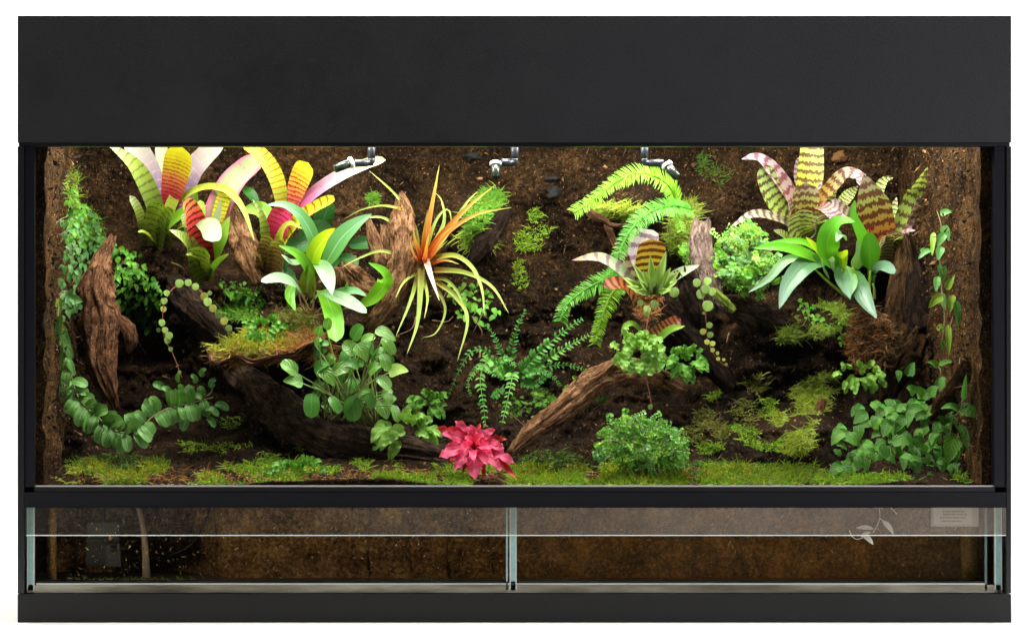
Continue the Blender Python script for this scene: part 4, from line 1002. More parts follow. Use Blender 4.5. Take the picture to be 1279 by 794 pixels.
leaf(n_, [(1020, 324), (985, 324), (960, 348), (934, 366)], 12, N_pl, lean=.05, kind='lance', n=22)
leaf(n_, [(1030, 324), (1018, 310), (1006, 296)], 13, O_lime, lean=.05, kind='lance')
leaf(n_, [(1086, 338), (1078, 300), (1066, 270), (1067, 250)], 16, N_gr, lean=.02, kind='lance', n=22)
leaf(n_, [(1087, 350), (1086, 322), (1084, 290)], 27, N_gr, lean=.04, kind='petiole', n=22)
leaf(n_, [(1063, 334), (1070, 352), (1080, 376), (1095, 398)], 25, N_dk, lean=.09, kind='lance', n=22)
leaf(n_, [(1050, 330), (1052, 350), (1062, 374)], 20, N_dk, lean=.08, kind='lance', n=18)
leaf(n_, [(1058, 332), (1064, 352), (1060, 372)], 14, N_pl, lean=.075, kind='lance', n=18)
leaf(n_, [(1090, 356), (1092, 340), (1104, 334), (1117, 342)], 20, N_dk, lean=.06, kind='petiole', n=20)
leaf(n_, [(1036, 348), (1028, 336), (1026, 322)], 12, N_pl, lean=.06, kind='lance')
leaf(n_, [(1052, 336), (1052, 322), (1058, 312)], 15, O_lime, lean=.06, kind='lance', fold=.6)
leaf(n_, [(1068, 338), (1072, 318), (1070, 300)], 17, N_pl, lean=.04, kind='lance')
leaf(n_, [(1056, 300), (1050, 292), (1044, 302)], 13, N_pl, lean=.09, kind='lance')
leaf(n_, [(1044, 344), (1038, 332), (1040, 320)], 14, N_pl, lean=.065, kind='lance')
m = MB()
for pp in ([(1086, 372), (1086, 352), (1087, 338)], [(1062, 374), (1044, 360), (1026, 344), (1016, 334)], [(1080, 374), (1074, 350), (1064, 334)], [(1092, 374), (1092, 362), (1090, 354)], [(1066, 374), (1056, 352), (1052, 336)]):
    tube(m, [P(x, y, .225) for x, y in pp], .0026, .0014, n=12)
m.build("stem", O_bulb, n_)
# ------------------------------------------------------------------ small leaved masses
def in_poly(x, y, poly):
    c = False; j = len(poly) - 1
    for i in range(len(poly)):
        if (poly[i][1] > y) != (poly[j][1] > y) and x < (poly[j][0] - poly[i][0]) * (y - poly[i][1]) / (poly[j][1] - poly[i][1]) + poly[i][0]: c = not c
        j = i
    return c
def sample_poly(poly, n, rr):
    xs = [p[0] for p in poly]; ys = [p[1] for p in poly]; out = []
    while len(out) < n:
        x, y = rr.uniform(min(xs), max(xs)), rr.uniform(min(ys), max(ys))
        if in_poly(x, y, poly): out.append((x, y))
    return out
def small_leaf(m, p, L, Wd, rr, kind='heart', droop=.3, ang=None, out=.5, nn=5, mm=2, fold=.3, wav=0):
    """one little blade from p, in a mainly viewer facing plane"""
    a = rr.uniform(0, 2 * math.pi) if ang is None else ang
    d = np.array([math.cos(a), -out * rr.uniform(.1, 1.2), math.sin(a)]); d /= np.linalg.norm(d)
    p = np.array(p, float); q1 = p + d * L * .5 + np.array([0, -.06 * L, .08 * L]); q2 = p + d * L + np.array([0, -.05 * L, -droop * L * rr.uniform(.3, 1.2)])
    nh = np.array([rr.gauss(0, .35), -1, rr.uniform(.1, 1.1)]); nh /= np.linalg.norm(nh)
    ribbon(m, [p, q1, q2], Wd, kind, n=nn, m=mm, fold=fold, nh=tuple(nh), seed=rr.random() * 9, wav=wav)
def creeper(label, poly, n, size, mat, name="creeping_fig", cat="creeper", seed=1, off=(.002, .016), kind='heart', stems=True, lw=.8, Yf=None, wav=0):
    rr = random.Random(seed); cx = sum(p[0] for p in poly) / len(poly); cy = max(p[1] for p in poly)
    Yf = Yf or (lambda x, y: S(x, y))
    o = thing(name, label, cat, P(cx, cy, Yf(cx, cy)))
    m = MB(); spots = sample_poly(poly, n, rr)
    for x, y in spots:
        p = P(x, y, max(.02, Yf(x, y) - rr.uniform(*off))); L = rr.uniform(*size) * .001
        small_leaf(m, p, L, L * lw * rr.uniform(.8, 1.1), rr, kind, ang=rr.gauss(-1.5, 1.1), wav=wav)
    m.build("foliage", mat, o)
    if stems:
        m = MB()
        for k in range(max(4, n // 14)):
            x, y = rr.choice(spots); x2, y2 = x + rr.uniform(-22, 22), y + rr.uniform(8, 34)
            q = [(x, y), ((x + x2) / 2 + rr.uniform(-4, 4), (y + y2) / 2), (x2, y2)]
            tube(m, [P(a, b, max(.02, Yf(a, b) - .004)) for a, b in q], .0006, .0005, n=8, k=4)
        m.build("stem", M_vstem, o)
    return o
M_vstem = plain("vine_stem", (.16, .13, .05), .7)
G_fig = green("fig_leaf", [(0, (.07, .20, .03)), (1, (.13, .32, .07))], (.20, .38, .16), .05, 4, 4, rough=.4, var=.4)
G_figb = green("fig_bright", [(0, (.08, .27, .012)), (1, (.13, .38, .02))], (.16, .44, .06), .05, rough=.4, var=.35)
G_figp = green("fig_pale", [(0, (.06, .21, .03)), (1, (.12, .29, .07))], (.26, .42, .20), .05, 4, 4, rough=.38, var=.35)
lw_ = lambda x, y: min(S(x, y), .45 - (.10 * (1 - min(1, abs(x - 92) / 40)) if x < 92 else 0))
creeper("grey green creeping fig patch between the left wall and the tall bark slab", [(80, 268), (112, 262), (138, 300), (132, 330), (112, 380), (100, 402), (78, 398), (78, 330)], 240, (6, 11), G_figp, seed=3, off=(.0, .05))
creeper("bright green creeping fig patch right of the tall bark slab", [(140, 302), (180, 322), (205, 366), (196, 408), (165, 420), (150, 380)], 210, (6, 11), G_figb, seed=5, off=(.0, .03))
creeper("mid green creeping fig sprigs hanging above the bark slab", [(86, 232), (100, 240), (128, 285), (136, 312), (84, 300)], 170, (5, 9), G_figb, seed=8, off=(.0, .03))

creeper("sparse bright creeper sprigs on the back wall below the air plant", [(556, 340), (600, 350), (626, 395), (600, 410), (566, 392)], 46, (6, 11), G_figb, seed=12, off=(.0, .01))
creeper("small green creeper leaves between the right orchid and the moss strands", [(985, 372), (1040, 378), (1058, 402), (1052, 430), (1010, 400)], 70, (5, 10), G_figb, seed=14, off=(.0, .012))
creeper("loose creeper leaves on the dark soil under the centre fern", [(640, 492), (690, 488), (706, 512), (668, 528), (636, 516)], 46, (6, 10), G_figb, seed=15, off=(.0, .01))
creeper("green creeper leaves on the soil right of the dark cork stub", [(268, 350), (312, 352), (330, 378), (296, 384)], 50, (5, 9), G_figb, seed=16, off=(.0, .012))
# moss: short curled blades
def moss(label, spots, n, size, mat, seed=1, off=.0, name="moss", up=.8, Yf=None, wd=.0010, kind=None, curl=.9, patch=0):
    rr = random.Random(seed); m = MB(); Yf = Yf or (lambda x, y: S(x, y))
    for i in range(n):
        x, y, rx, ry = rr.choice(spots)
        while True:
            a, b = rr.uniform(-1, 1), rr.uniform(-1, 1)
            if a * a + b * b < 1: break
        x, y = x + a * rx, y + b * ry
        if y > 606 or (patch and vnoise(x / 24.0, y / 13.0, 0, 66) < patch * (1 - .5 * abs(vnoise(x / 9.0, y / 9.0, 0, 5)))): continue
        p = P(x, y, max(.017, Yf(x, y) - off * rr.random()))
        L = rr.uniform(*size) * .001
        d = Vector((rr.gauss(0, .7), -abs(rr.gauss(.35, .5)), up * rr.uniform(-.1, 1.5))).normalized()
        e = Vector((rr.gauss(0, 1), -abs(rr.gauss(0, .6)), rr.gauss(0, .7))) * curl
        q1 = p + d * (L * .75); q2 = p + d * (L * .45) + e * (L * .7)
        q1[1] = max(q1[1], .0155); q2[1] = max(q2[1], .0155)
        blade(m, p, q1, q2, wd * rr.uniform(.8, 1.6))
    x, y = spots[0][:2]
    o = m.build(name, mat, loc=P(x, y, Yf(x, y)))
    return tag(o, label, "moss", kind=kind)
def moss_mat(name, c, var=.4, hue=.03):
    if name in MATS: return MATS[name]
    t = NT(name); MATS[name] = leafy(t, island_var(t, (*c, 1), var, hue), .6, .3, .3); return MATS[name]
MO_g = moss_mat("moss_green", (.21, .36, .015), .55, .04); MO_y = moss_mat("moss_yellow", (.33, .35, .025), .5); MO_b = moss_mat("moss_bright", (.14, .33, .02)); MO_o = moss_mat("moss_orange", (.34, .15, .04), .5); MO_d = moss_mat("moss_deep", (.07, .15, .012), .5)
MO_p = moss_mat("moss_lime", (.34, .44, .04), .35)
moss("low green moss carpet along the front glass", [(x, 592 + 6 * math.sin(x * .05), 26, 15) for x in range(100, 480, 18)] + [(x, 594, 26, 15) for x in range(560, 1010, 16)] + [(x, 600, 22, 8) for x in range(470, 1200, 18)], 30000, (3.5, 9), MO_g, 11, wd=.0012, up=.6, curl=1.1, patch=-.34, kind='stuff')
moss("olive moss tufts mixed into the front carpet", [(x, 590 + 5 * math.sin(x * .09), 20, 10) for x in range(90, 300, 14)] + [(x, 592, 24, 12) for x in range(640, 960, 16)], 11000, (4, 10), MO_y, 12, wd=.0011, curl=1.2, up=.6, patch=-.18, kind='stuff')
moss("deep green moss hugging the dark soil at the foot of the mounds", [(690, 585, 50, 22), (150, 582, 60, 14), (890, 590, 50, 16), (960, 592, 40, 12)], 3400, (4, 9), MO_d, 13, kind='stuff', curl=.9)
moss("rusty dead moss flecks scattered in the front carpet", [(x, 596, 26, 11) for x in range(120, 1000, 30)], 1500, (5, 12), MO_o, 14, kind='stuff', curl=1.0, up=.4)
ledY = lambda x, y: min(S(x, y), .16 + max(0, (440 - y)) * .0022)
moss("yellow moss cushion on the overhanging bark ledge", [(318, 430, 36, 14), (292, 441, 26, 9), (330, 440, 34, 9), (330, 420, 26, 12)], 2300, (8, 18), MO_y, 15, Yf=ledY, wd=.0014)
moss("olive moss cushion behind the rusty strands on the ledge", [(360, 410, 22, 22), (378, 405, 16, 20)], 1300, (7, 14), MO_y if False else moss_mat("moss_olive", (.16, .17, .02)), 16, Yf=ledY)
moss("rusty dry moss strands at the right end of the ledge", [(385, 428, 16, 16), (362, 438, 18, 10), (405, 442, 12, 14), (290, 450, 24, 6), (345, 448, 30, 6)], 1700, (9, 22), MO_o, 17, Yf=ledY)
moss("bright moss tuft above the ledge next to the cork stub", [(303, 384, 24, 20), (290, 392, 18, 12)], 1300, (6, 14), MO_b, 18, curl=1.2, patch=-.2)
moss("moss sleeve hanging above the creeping fig in the left corner", [(92, 240, 8, 28), (108, 282, 18, 22), (118, 300, 12, 10)], 900, (6, 13), moss_mat("moss_sleeve", (.15, .24, .015)), 19)
moss("small moss ball below the long pink leaf", [(466, 249, 7, 7)], 240, (4, 8), MO_b, 20, off=.006)
moss("moss cushion on the back wall right of the air plant", [(612, 250, 18, 14), (600, 275, 20, 18), (592, 295, 16, 12)], 2000, (4, 11), MO_b, 21, off=.02, curl=1.2, up=.4)
moss("stringy moss hanging below the cushion right of the air plant", [(588, 298, 14, 14), (604, 300, 12, 8)], 360, (10, 22), MO_p, 22, off=.012, up=-.2)
moss("moss strip climbing the middle of the back wall", [(672, 292, 18, 10), (668, 270, 8, 10), (652, 300, 12, 8), (660, 310, 14, 6)], 520, (4, 9), MO_g, 23)
moss("faint moss speckle low on the middle of the back wall", [(650, 350, 10, 14), (648, 335, 8, 10)], 230, (3, 8), MO_g, 24)
moss("thin moss patch at the top of the back wall left of the lilac bromeliad", [(884, 212, 14, 10), (900, 220, 14, 12), (878, 200, 8, 8)], 330, (3, 8), MO_d, 25)
moss("lime moss pad under the curled needle fern", [(768, 264, 28, 10), (752, 262, 14, 8), (790, 270, 12, 8)], 1000, (8, 18), MO_p, 26, off=.03, curl=1.0, up=.4)
moss("hanging moss beard right of the needle fern", [(852, 280, 16, 18), (845, 300, 12, 12), (858, 262, 12, 10)], 2000, (5, 13), moss_mat("moss_beard", (.20, .27, .02), .5), 27, off=.025, curl=1.3, up=.2)
moss("green moss tuft behind the weathered post", [(855, 312, 12, 12), (862, 325, 8, 8)], 380, (5, 11), MO_b, 28, off=.01)
moss("lime moss strands over the dark log below the fern bush", [(1015, 408, 34, 16), (1030, 390, 22, 10), (985, 420, 14, 10), (1040, 398, 20, 18)], 3800, (4, 12), moss_mat("moss_strand", (.20, .29, .02), .5), 29, off=.008, curl=1.0, up=.3, patch=-.25)
moss("yellow green moss drape over the dark soil mound", [(1028, 480, 18, 14), (1015, 505, 20, 22), (1000, 540, 16, 24), (992, 565, 12, 14), (985, 525, 18, 12), (1010, 490, 22, 14)], 6500, (4, 12), moss_mat("moss_drape", (.24, .31, .02), .55), 30, off=.014, curl=1.0, up=.2, patch=-.30)
moss("moss fringe at the right of the front carpet", [(975, 598, 34, 10), (1000, 595, 22, 9), (945, 600, 20, 8)], 1500, (8, 18), moss_mat("moss_strand", (.2, .29, .02)), 31)
moss("sparse grassy moss on the dark slope right of the fern mound", [(880, 525, 14, 14), (932, 515, 20, 14), (900, 540, 10, 10), (945, 480, 14, 12), (865, 545, 12, 10)], 900, (5, 14), moss_mat("moss_olive", (.16, .17, .02)), 32)
moss("rusty hanging root moss beneath the right orchid", [(1080, 408, 20, 28), (1072, 430, 14, 24), (1098, 418, 16, 26), (1092, 445, 12, 18), (1076, 450, 6, 14)], 5200, (4, 10), moss_mat("moss_rust", (.19, .085, .022), .7), 33, off=.035, curl=1.2, up=.2, Yf=lambda x, y: min(S(x, y), .235))
moss("rusty moss under the pale rosette", [(812, 378, 16, 14), (806, 392, 12, 10)], 420, (6, 13), MO_o, 34, Yf=lambda x, y: .225, off=.015)
moss("dim moss patch beside the fern in the middle", [(680, 498, 14, 14), (640, 512, 12, 10), (672, 490, 8, 8)], 420, (3, 7), MO_d, 35)

moss("bright green moss sheet on the dark mound right of the spikemoss", [(905, 500, 24, 12), (950, 510, 26, 12), (925, 545, 28, 14), (965, 560, 24, 14), (890, 562, 18, 12)], 3600, (3, 8), MO_g, 36, off=.003, patch=.14)
moss("green moss flecks on the shaded soil behind the long dark log", [(300, 540, 40, 20), (250, 560, 36, 14), (350, 560, 30, 12)], 1500, (3, 9), MO_g, 37, off=.003, patch=.1)
# ------------------------------------------------------------------ lacy fern bushes
def lacy(name, label, cat, cx, cy, Y, rx, ry, ry2, n, mats, leafpx, seed, loose=.3):
    rr = random.Random(seed); o = thing(name, label, cat, P(cx, cy + ry2 * .9, Y + .02))
    stems = MB(); ms = [MB() for _ in mats]
    base = np.array(P(cx, cy + ry2 * .7, Y + .015))
    for k in range(n):
        a = rr.uniform(0, 2 * math.pi); rad = rr.random() ** .45 * (.86 + .30 * float(vnoise(math.cos(a) * 1.7 + seed, math.sin(a) * 1.7, 0, seed)))
        x = cx + rx * rad * math.cos(a); y = cy - (ry if math.sin(a) > 0 else ry2) * rad * math.sin(a)
        tip = np.array(P(x, y, max(.02, Y - rr.uniform(-.015, .055) * math.sqrt(max(0, 1.05 - rad * rad)))))
        b2 = base + (tip - base) * loose + np.array([rr.gauss(0, .012), 0, rr.gauss(0, .008)]) * loose
        mid = (b2 + tip) / 2 + np.array([0, -.010, .008])
        tube(stems, [b2, mid, tip], .0006, .0004, n=5, k=3)
        c = spline([b2, mid, tip], 12); mb_ = ms[rr.randrange(len(ms))]
        d = nrmz(nrmz(c[-1] - c[-4]) + np.array([rr.gauss(0, 1), rr.gauss(-.2, .5), rr.gauss(-.1, .7)]) * (.2 + loose)); sd = nrmz(np.cross(d, [0, -1, .4]))
        fl = rr.uniform(14, 22) * .001; nl = rr.randint(5, 8)
        st = tip - d * fl
        for q in range(nl):                       # a little compound frond: pinnae carrying toothed lobes
            t = q / (nl - 1); p = st + d * fl * t
            for s in (-1, 1):
                L = leafpx * .001 * rr.uniform(.75, 1.15) * (1.15 - .7 * t)
                e = nrmz(sd * s + d * .7 + np.array([0, rr.gauss(-.2, .3), rr.gauss(0, .25)]))
                nh = (rr.gauss(0, .3), -1, rr.uniform(.2, 1.0))
                ribbon(mb_, [p, p + e * L * .55, p + e * L], L * .62, 'oval', n=3, m=2, nh=nh, fold=.3)
                e2 = nrmz(e + d * .8)
                ribbon(mb_, [p + e * L * .4, p + e * L * .4 + e2 * L * .5], L * .36, 'oval', n=3, m=1, nh=nh)
    for m_, mt in zip(ms, mats): m_.build("foliage", mt, o)
    stems.build("stem", M_vstem, o); return o
F_a = green("lacy_green", [(0, (.09, .30, .02)), (1, (.15, .42, .03))], var=.35); F_b = green("lacy_bluish", [(0, (.11, .30, .06)), (1, (.18, .40, .11))], var=.3); F_c = green("lacy_lime", [(0, (.16, .40, .02)), (1, (.26, .52, .03))], var=.3)
F_p = green("pale_lacy", [(0, (.22, .46, .06)), (1, (.34, .60, .12))], var=.3)
lacy("spikemoss", "dense lacy green mound of spikemoss on the front moss carpet", "spikemoss", 806, 560, .075, 64, 52, 44, 360, [F_a, F_b, F_a, F_c], 5.4, 41, .5)
lacy("lace_fern", "pale lacy fern bush behind the weathered post", "fern", 928, 330, .265, 50, 58, 52, 190, [F_a, F_p, F_c, F_b], 6.2, 43, .65)
lacy("lace_fern", "small lacy sprig against the wall under the lime fern", "fern", 862, 318, .29, 12, 18, 18, 26, [F_c, F_a], 5.0, 44)

# ------------------------------------------------------------------ feather ferns
def fern_frond(parent, path, lpx, mat, n=24, lwf=.42, taper=.75):
    m = MB(); pts = [P(*q) for q in path]; c = spline(pts, 50); T = nrmz(np.gradient(c, axis=0))
    tube(m, [tuple(q) for q in c[::5]], .0009, .0004, n=24, k=5)
    nh = np.array([0, -1, .5]) / 1.118
    rr = random.Random(int(path[0][0] + path[-1][1]))
    for i in range(n):
        t = .10 + .9 * i / (n - 1); k = min(49, int(t * 50)); p = c[k]; sd = nrmz(np.cross(T[k], nh))
        L = lpx * .001 * (1 - t * taper) * min(1, .45 + t * 4) * rr.uniform(.78, 1.15)
        for s in (-1, 1):
            if rr.random() < .05: continue
            e = nrmz(sd * s + T[k] * .35); e[1] -= .15
            ribbon(m, [p, p + e * L * .55 + nh * L * .1, p + e * L + T[k] * L * .22 - nh * L * rr.uniform(-.1, .3)], L * lwf * rr.uniform(.8, 1.15), 'lance', n=6, m=2, nh=tuple(nh + np.array([rr.gauss(0, .2), 0, rr.gauss(0, .2)])), fold=.25)
    return m.build("frond", mat, parent)
FE = green("feather_fern", [(0, (.06, .25, .025)), (1, (.10, .36, .05))], (.16, .40, .16), .06, var=.25)
FE2 = green("feather_fern_light", [(0, (.12, .36, .04)), (1, (.18, .48, .08))], (.2, .46, .2), .06, var=.25)
fn = plant("feather_fern", "feathery green fern with drooping fronds in the middle of the back slope", "fern", 628, 478, .30)
for path, l, mt in (
    ([(630, 470, .27), (612, 450, .24), (600, 470, .22), (603, 500, .21), (607, 534, .205)], 14, FE2), ([(636, 472, .27), (640, 468, .23), (634, 500, .21), (627, 530, .20), (625, 552, .20)], 12, FE2),
    ([(632, 472, .29), (638, 440, .27), (646, 410, .26), (656, 386, .26)], 12, FE), ([(628, 474, .28), (608, 440, .26), (588, 440, .25), (570, 470, .25), (559, 498, .26)], 9, FE),
    ([(645, 470, .28), (665, 448, .26), (690, 425, .25), (712, 408, .25), (728, 398, .255)], 15, FE), ([(648, 472, .28), (672, 456, .26), (700, 438, .25), (736, 418, .25)], 15, FE2),
    ([(648, 470, .28), (670, 464, .25), (690, 470, .24), (700, 482, .24)], 11, FE), ([(650, 470, .28), (680, 458, .26), (715, 457, .25), (740, 466, .25)], 10, FE), ([(626, 470, .28), (600, 458, .26), (585, 478, .25), (588, 495, .25)], 9, FE2),
    ([(630, 474, .27), (622, 455, .24), (634, 448, .23), (644, 458, .225)], 12, FE2), ([(630, 480, .29), (613, 500, .27), (596, 505, .26)], 9, FE), ([(636, 472, .29), (622, 432, .28), (612, 412, .28), (600, 402, .28)], 9, FE), ([(650, 476, .285), (668, 480, .26), (690, 462, .26)], 11, FE)):
    fern_frond(fn, path, l * .98, mt, 19, .46)

# ------------------------------------------------------------------ vine of overlapping leaves, lower left
G_vine = green("shingle_leaf", [(0, (.09, .27, .03)), (1, (.16, .37, .065))], (.40, .54, .34), .06, 5, 5, rough=.42, var=.25, trans=.15)
v = thing("shingle_vine", "shingle vine with overlapping oval leaves looping from the left wall", "vine", P(186, 530, .13))
vp = [(72, 392, .12), (76, 415, .15), (82, 440, .165), (89, 472, .17), (99, 500, .165), (118, 518, .145), (142, 537, .12), (165, 541, .11), (184, 525, .12), (204, 512, .135), (228, 506, .15), (250, 500, .17), (266, 496, .185)]
vc = spline([P(*q) for q in vp], 60); VT = nrmz(np.gradient(vc, axis=0))
m = MB(); tube(m, [tuple(q + np.array([0, .006, 0])) for q in vc[::4]], .0014, .001, n=50, k=5); m.build("stem", M_vstem, v)
rr = random.Random(4)
for i in range(43):
    t = i / 42; k = int(3 + t * 54); p = vc[k]; sd = np.cross(VT[k], [0, -1, 0]); sd /= np.linalg.norm(sd)
    early = t < .25
    for s in (-1, 1):
        if rr.random() < .12: continue
        L = (.0225 if not early else .024) * rr.uniform(.85, 1.15) * (1.12 if .35 < t < .7 else 1) ; dr = np.array([0, -.35, -.35])
        e = nrmz(sd * s * (.45 if early else 1.0) + VT[k] * (.9 if early else .25) + dr)
        b = p + np.array([0, -.004 - .004 * rr.random(), 0])
        nh = (s * .2 + rr.gauss(0, .2), -1, .55 + rr.gauss(0, .2))
        m = MB(); ribbon(m, [b, b + e * L * .5 + np.array([0, -.003, .002]), b + e * L], L * (.62 if not early else .42), 'oval', n=10, m=4, nh=nh, fold=.12)
        m.build("leaf", G_vine, v)
# dusty glossy leaves of the same corner, at the far right of the loop
v2 = thing("creeping_vine", "small dark oval leaved vine at the end of the shingle vine loop", "vine", P(262, 520, .17))
G_oval = green("dark_oval", [(0, (.07, .22, .03)), (1, (.13, .32, .07))], (.30, .46, .22), .06, rough=.38, var=.25)
for x, y, a, L in ((262, 484, 1.0, 15), (246, 478, 2.2, 14), (268, 505, -.3, 18), (256, 512, -.1, 17), (236, 518, -2.0, 19), (258, 522, -.6, 14), (228, 490, 1.8, 14), (214, 494, 2.4, 17), (240, 498, .4, 14), (205, 486, 2.6, 16), (250, 470, .9, 14), (222, 478, 1.4, 14)):
    p = P(x, y, .16); m = MB(); small_leaf(m, p, L * .0011, L * .00068, R, 'oval', ang=a, nn=10, mm=4); m.build("leaf", G_oval, v2)
m = MB(); tube(m, [P(225, 505, .17), P(245, 498, .165), P(262, 492, .165), P(266, 480, .17)], .0009, n=14, k=5); m.build("stem", M_vstem, v2)

# ------------------------------------------------------------------ coin leaved strings
G_coin = green("coin_leaf", [(0, (.28, .46, .08)), (1, (.36, .54, .14))], (.46, .60, .26), .04, var=.2, rough=.35); G_coiny = green("coin_yellow", [(0, (.44, .46, .06)), (1, (.50, .52, .12))], var=.2, rough=.4)
def coin(parent, x, y, Y, d, mat):
    m = MB(); c = np.array(P(x, y, Y)); h = d * .0005 * (D + Y) / D
    tl = np.array([R.uniform(-.3, .3), R.uniform(-.2, .2), 1]); tl /= np.linalg.norm(tl)
    ribbon(m, [c - tl * h, c, c + tl * h], 2 * h, 'disc', n=12, m=6, nh=(R.uniform(-.4, .4), -1, R.uniform(.1, .6)), fold=.15, thick=.0010)
    m.build("leaf", mat, parent)
def string(label, stem, coins, mat2=None, cat="vine"):
    x, y, Y = stem[0]; o = thing("coin_leaf_vine", label, cat, P(x, y, Y))
    m = MB(); tube(m, [P(*q) for q in stem], .0007, .0005, n=40, k=5); m.build("stem", M_redstem, o)
    for c_ in coins: coin(o, *c_)
    return o
M_redstem = plain("red_stem", (.20, .055, .025), .6)
string("string of round coin leaves trailing down over the dark root", [(874, 355, .205), (880, 382, .20), (882, 405, .20), (884, 425, .20), (892, 443, .20), (902, 454, .205), (910, 458, .21)],
       [(870, 353, .2, 11, G_coin), (884, 351, .2, 10, G_coin), (881, 361, .195, 12, G_coin), (875, 367, .195, 13, G_coin), (889, 364, .2, 11, G_coin), (884, 382, .192, 14, G_coin), (879, 391, .195, 4, G_coiny), (886, 406, .195, 8, G_coin), (878, 414, .195, 8, G_coiny), (887, 418, .195, 8, G_coin),
        (883, 427, .195, 7, G_coiny), (890, 429, .195, 7, G_coiny), (890, 437, .195, 6, G_coiny), (896, 441, .2, 5, G_coiny), (897, 448, .2, 5, G_coiny), (904, 449, .2, 4, G_coiny), (907, 455, .205, 4, G_coiny)])
string("coin leaves on a red stem hanging above the spikemoss mound", [(812, 372, .19), (810, 395, .17), (806, 420, .165), (806, 450, .16), (808, 475, .15), (812, 495, .14), (814, 508, .135)],
       [(826, 362, .185, 12, G_coin), (842, 365, .19, 13, G_coin), (817, 380, .18, 11, G_coin), (808, 386, .178, 10, G_coin), (806, 416, .16, 9, G_coin), (805, 445, .155, 9, G_coin), (808, 392, .17, 7, G_coin), (812, 508, .13, 7, G_coin), (800, 378, .18, 8, G_coin)])
_c = string("coin leaf string ending in one white leaf above the driftwood branch", [(801, 432, .158), (806, 445, .156), (806, 458, .154)], [(806, 458, .152, 9, plain("white_leaf", (.80, .80, .72), .5)), (803, 438, .154, 5, G_coin)])
string("pale coin leaf vine winding over the dark cork stub", [(203, 405, .20), (204, 385, .20), (212, 365, .205), (226, 355, .21), (244, 358, .20), (257, 372, .19), (268, 388, .18), (280, 402, .165), (290, 414, .155)],
       [(224, 354, .2, 11, G_coin), (235, 353, .198, 9, G_coin), (244, 358, .195, 9, G_coin), (255, 370, .185, 10, G_coiny), (259, 377, .18, 11, G_coin), (266, 385, .172, 10, G_coiny), (273, 393, .165, 10, G_coin), (280, 401, .16, 10, G_coiny), (286, 410, .152, 9, G_coin), (208, 366, .2, 8, G_coin), (205, 376, .2, 9, G_coin), (204, 386, .2, 8, G_coiny), (202, 403, .195, 9, G_coin), (211, 419, .19, 10, G_coin), (198, 412, .2, 6, G_coin), (262, 366, .19, 6, G_coin)])
string("thin drooping coin leaf tendril below the cork stub", [(203, 405, .198), (206, 425, .195), (214, 438, .192), (221, 455, .188), (227, 472, .185)], [(206, 412, .192, 8, G_coin), (213, 436, .19, 6, G_coin), (224, 465, .185, 5, G_coin), (209, 425, .19, 9, G_coin)])

# ------------------------------------------------------------------ round leaved plant on the log
G_pep = green("pepper_leaf", [(0, (.12, .34, .025)), (1, (.19, .43, .05))], (.42, .58, .28), .045, 5, 5, rough=.24, var=.25, quilt=.4, spec=.55); G_pepd = green("pepper_dark", [(0, (.06, .22, .02)), (1, (.09, .29, .03))], (.16, .36, .12), .045, 5, 5, rough=.32, var=.2)
G_pepl = green("pepper_lime", [(0, (.26, .44, .06)), (1, (.30, .48, .07))], (.42, .58, .16), .045, var=.1)
t_ = thing("pepper_plant", "round leaved green plant with pale stems growing out of the dark log", "plant", P(440, 530, .13))
st = MB()
lst = [(361, 460, 2.6, 26, 21, 0), (366, 477, 3.0, 26, 19, 0), (389, 506, -1.6, 31, 21, 1), (402, 458, .4, 22, 19, 1), (426, 462, .2, 24, 19, 0), (409, 470, -.9, 30, 19, 0), (441, 510, -1.5, 32, 24, 1), (453, 490, .3, 24, 17, 0), (447, 415, 1.0, 24, 18, 1),
       (452, 440, -1.0, 26, 18, 0), (436, 436, 2.6, 22, 20, 0), (469, 460, .5, 20, 18, 0), (481, 452, -1.2, 24, 14, 0), (498, 464, .1, 26, 21, 2), (485, 432, -.9, 26, 14, 0), (482, 418, -.5, 30, 15, 0), (479, 478, -.7, 22, 16, 0), (479, 512, -1.2, 24, 22, 0), (494, 516, -1.3, 22, 12, 0),
       (486, 500, -1.5, 20, 11, 0), (418, 505, -1.0, 24, 14, 1), (400, 412, 1.2, 15, 14, 0), (410, 404, 1.3, 17, 12, 0), (398, 427, .5, 12, 11, 0), (460, 424, .3, 20, 14, 0), (440, 456, -.5, 18, 13, 1), (462, 500, -1.2, 20, 13, 1)]
rr = random.Random(9)
for _ in range(46): lst.append((rr.uniform(395, 490), rr.uniform(430, 515), rr.uniform(-2.5, 1), rr.uniform(13, 21), rr.uniform(10, 14), rr.choice((0, 1, 1))))
for q, (x, y, a, L, Wd, k) in enumerate(lst):
    Y = .105 + (.03 if q >= 27 else 0) + rr.uniform(-.012, .012); c = np.array(P(x, y, Y)); e = np.array([math.cos(a), -.25, math.sin(a)]); e /= np.linalg.norm(e); L *= .00104
    m = MB(); ribbon(m, [c - e * L * .5, c + np.array([0, -.002, .002]), c + e * L * .5 + np.array([0, -.001, -.001])], Wd * .00104, 'heart' if q % 2 else 'oval', n=12, m=4, nh=(rr.gauss(0, .3), -1, rr.uniform(.3, .9)), fold=.18)
    m.build("leaf", [G_pep, G_pepd, G_pepl][k], t_)
    b = np.array(P(430 + rr.uniform(-32, 42), 532 + rr.uniform(-6, 8), .135)); s0 = c - e * L * .48
    tube(st, [b, (b + s0) / 2 + np.array([rr.uniform(-.008, .008), -.004, .008]), s0], .0015, .0008, n=10, k=5)
st.build("stem", green("pale_stem", [(0, (.24, .20, .08)), (1, (.22, .36, .08))], var=.3), t_)

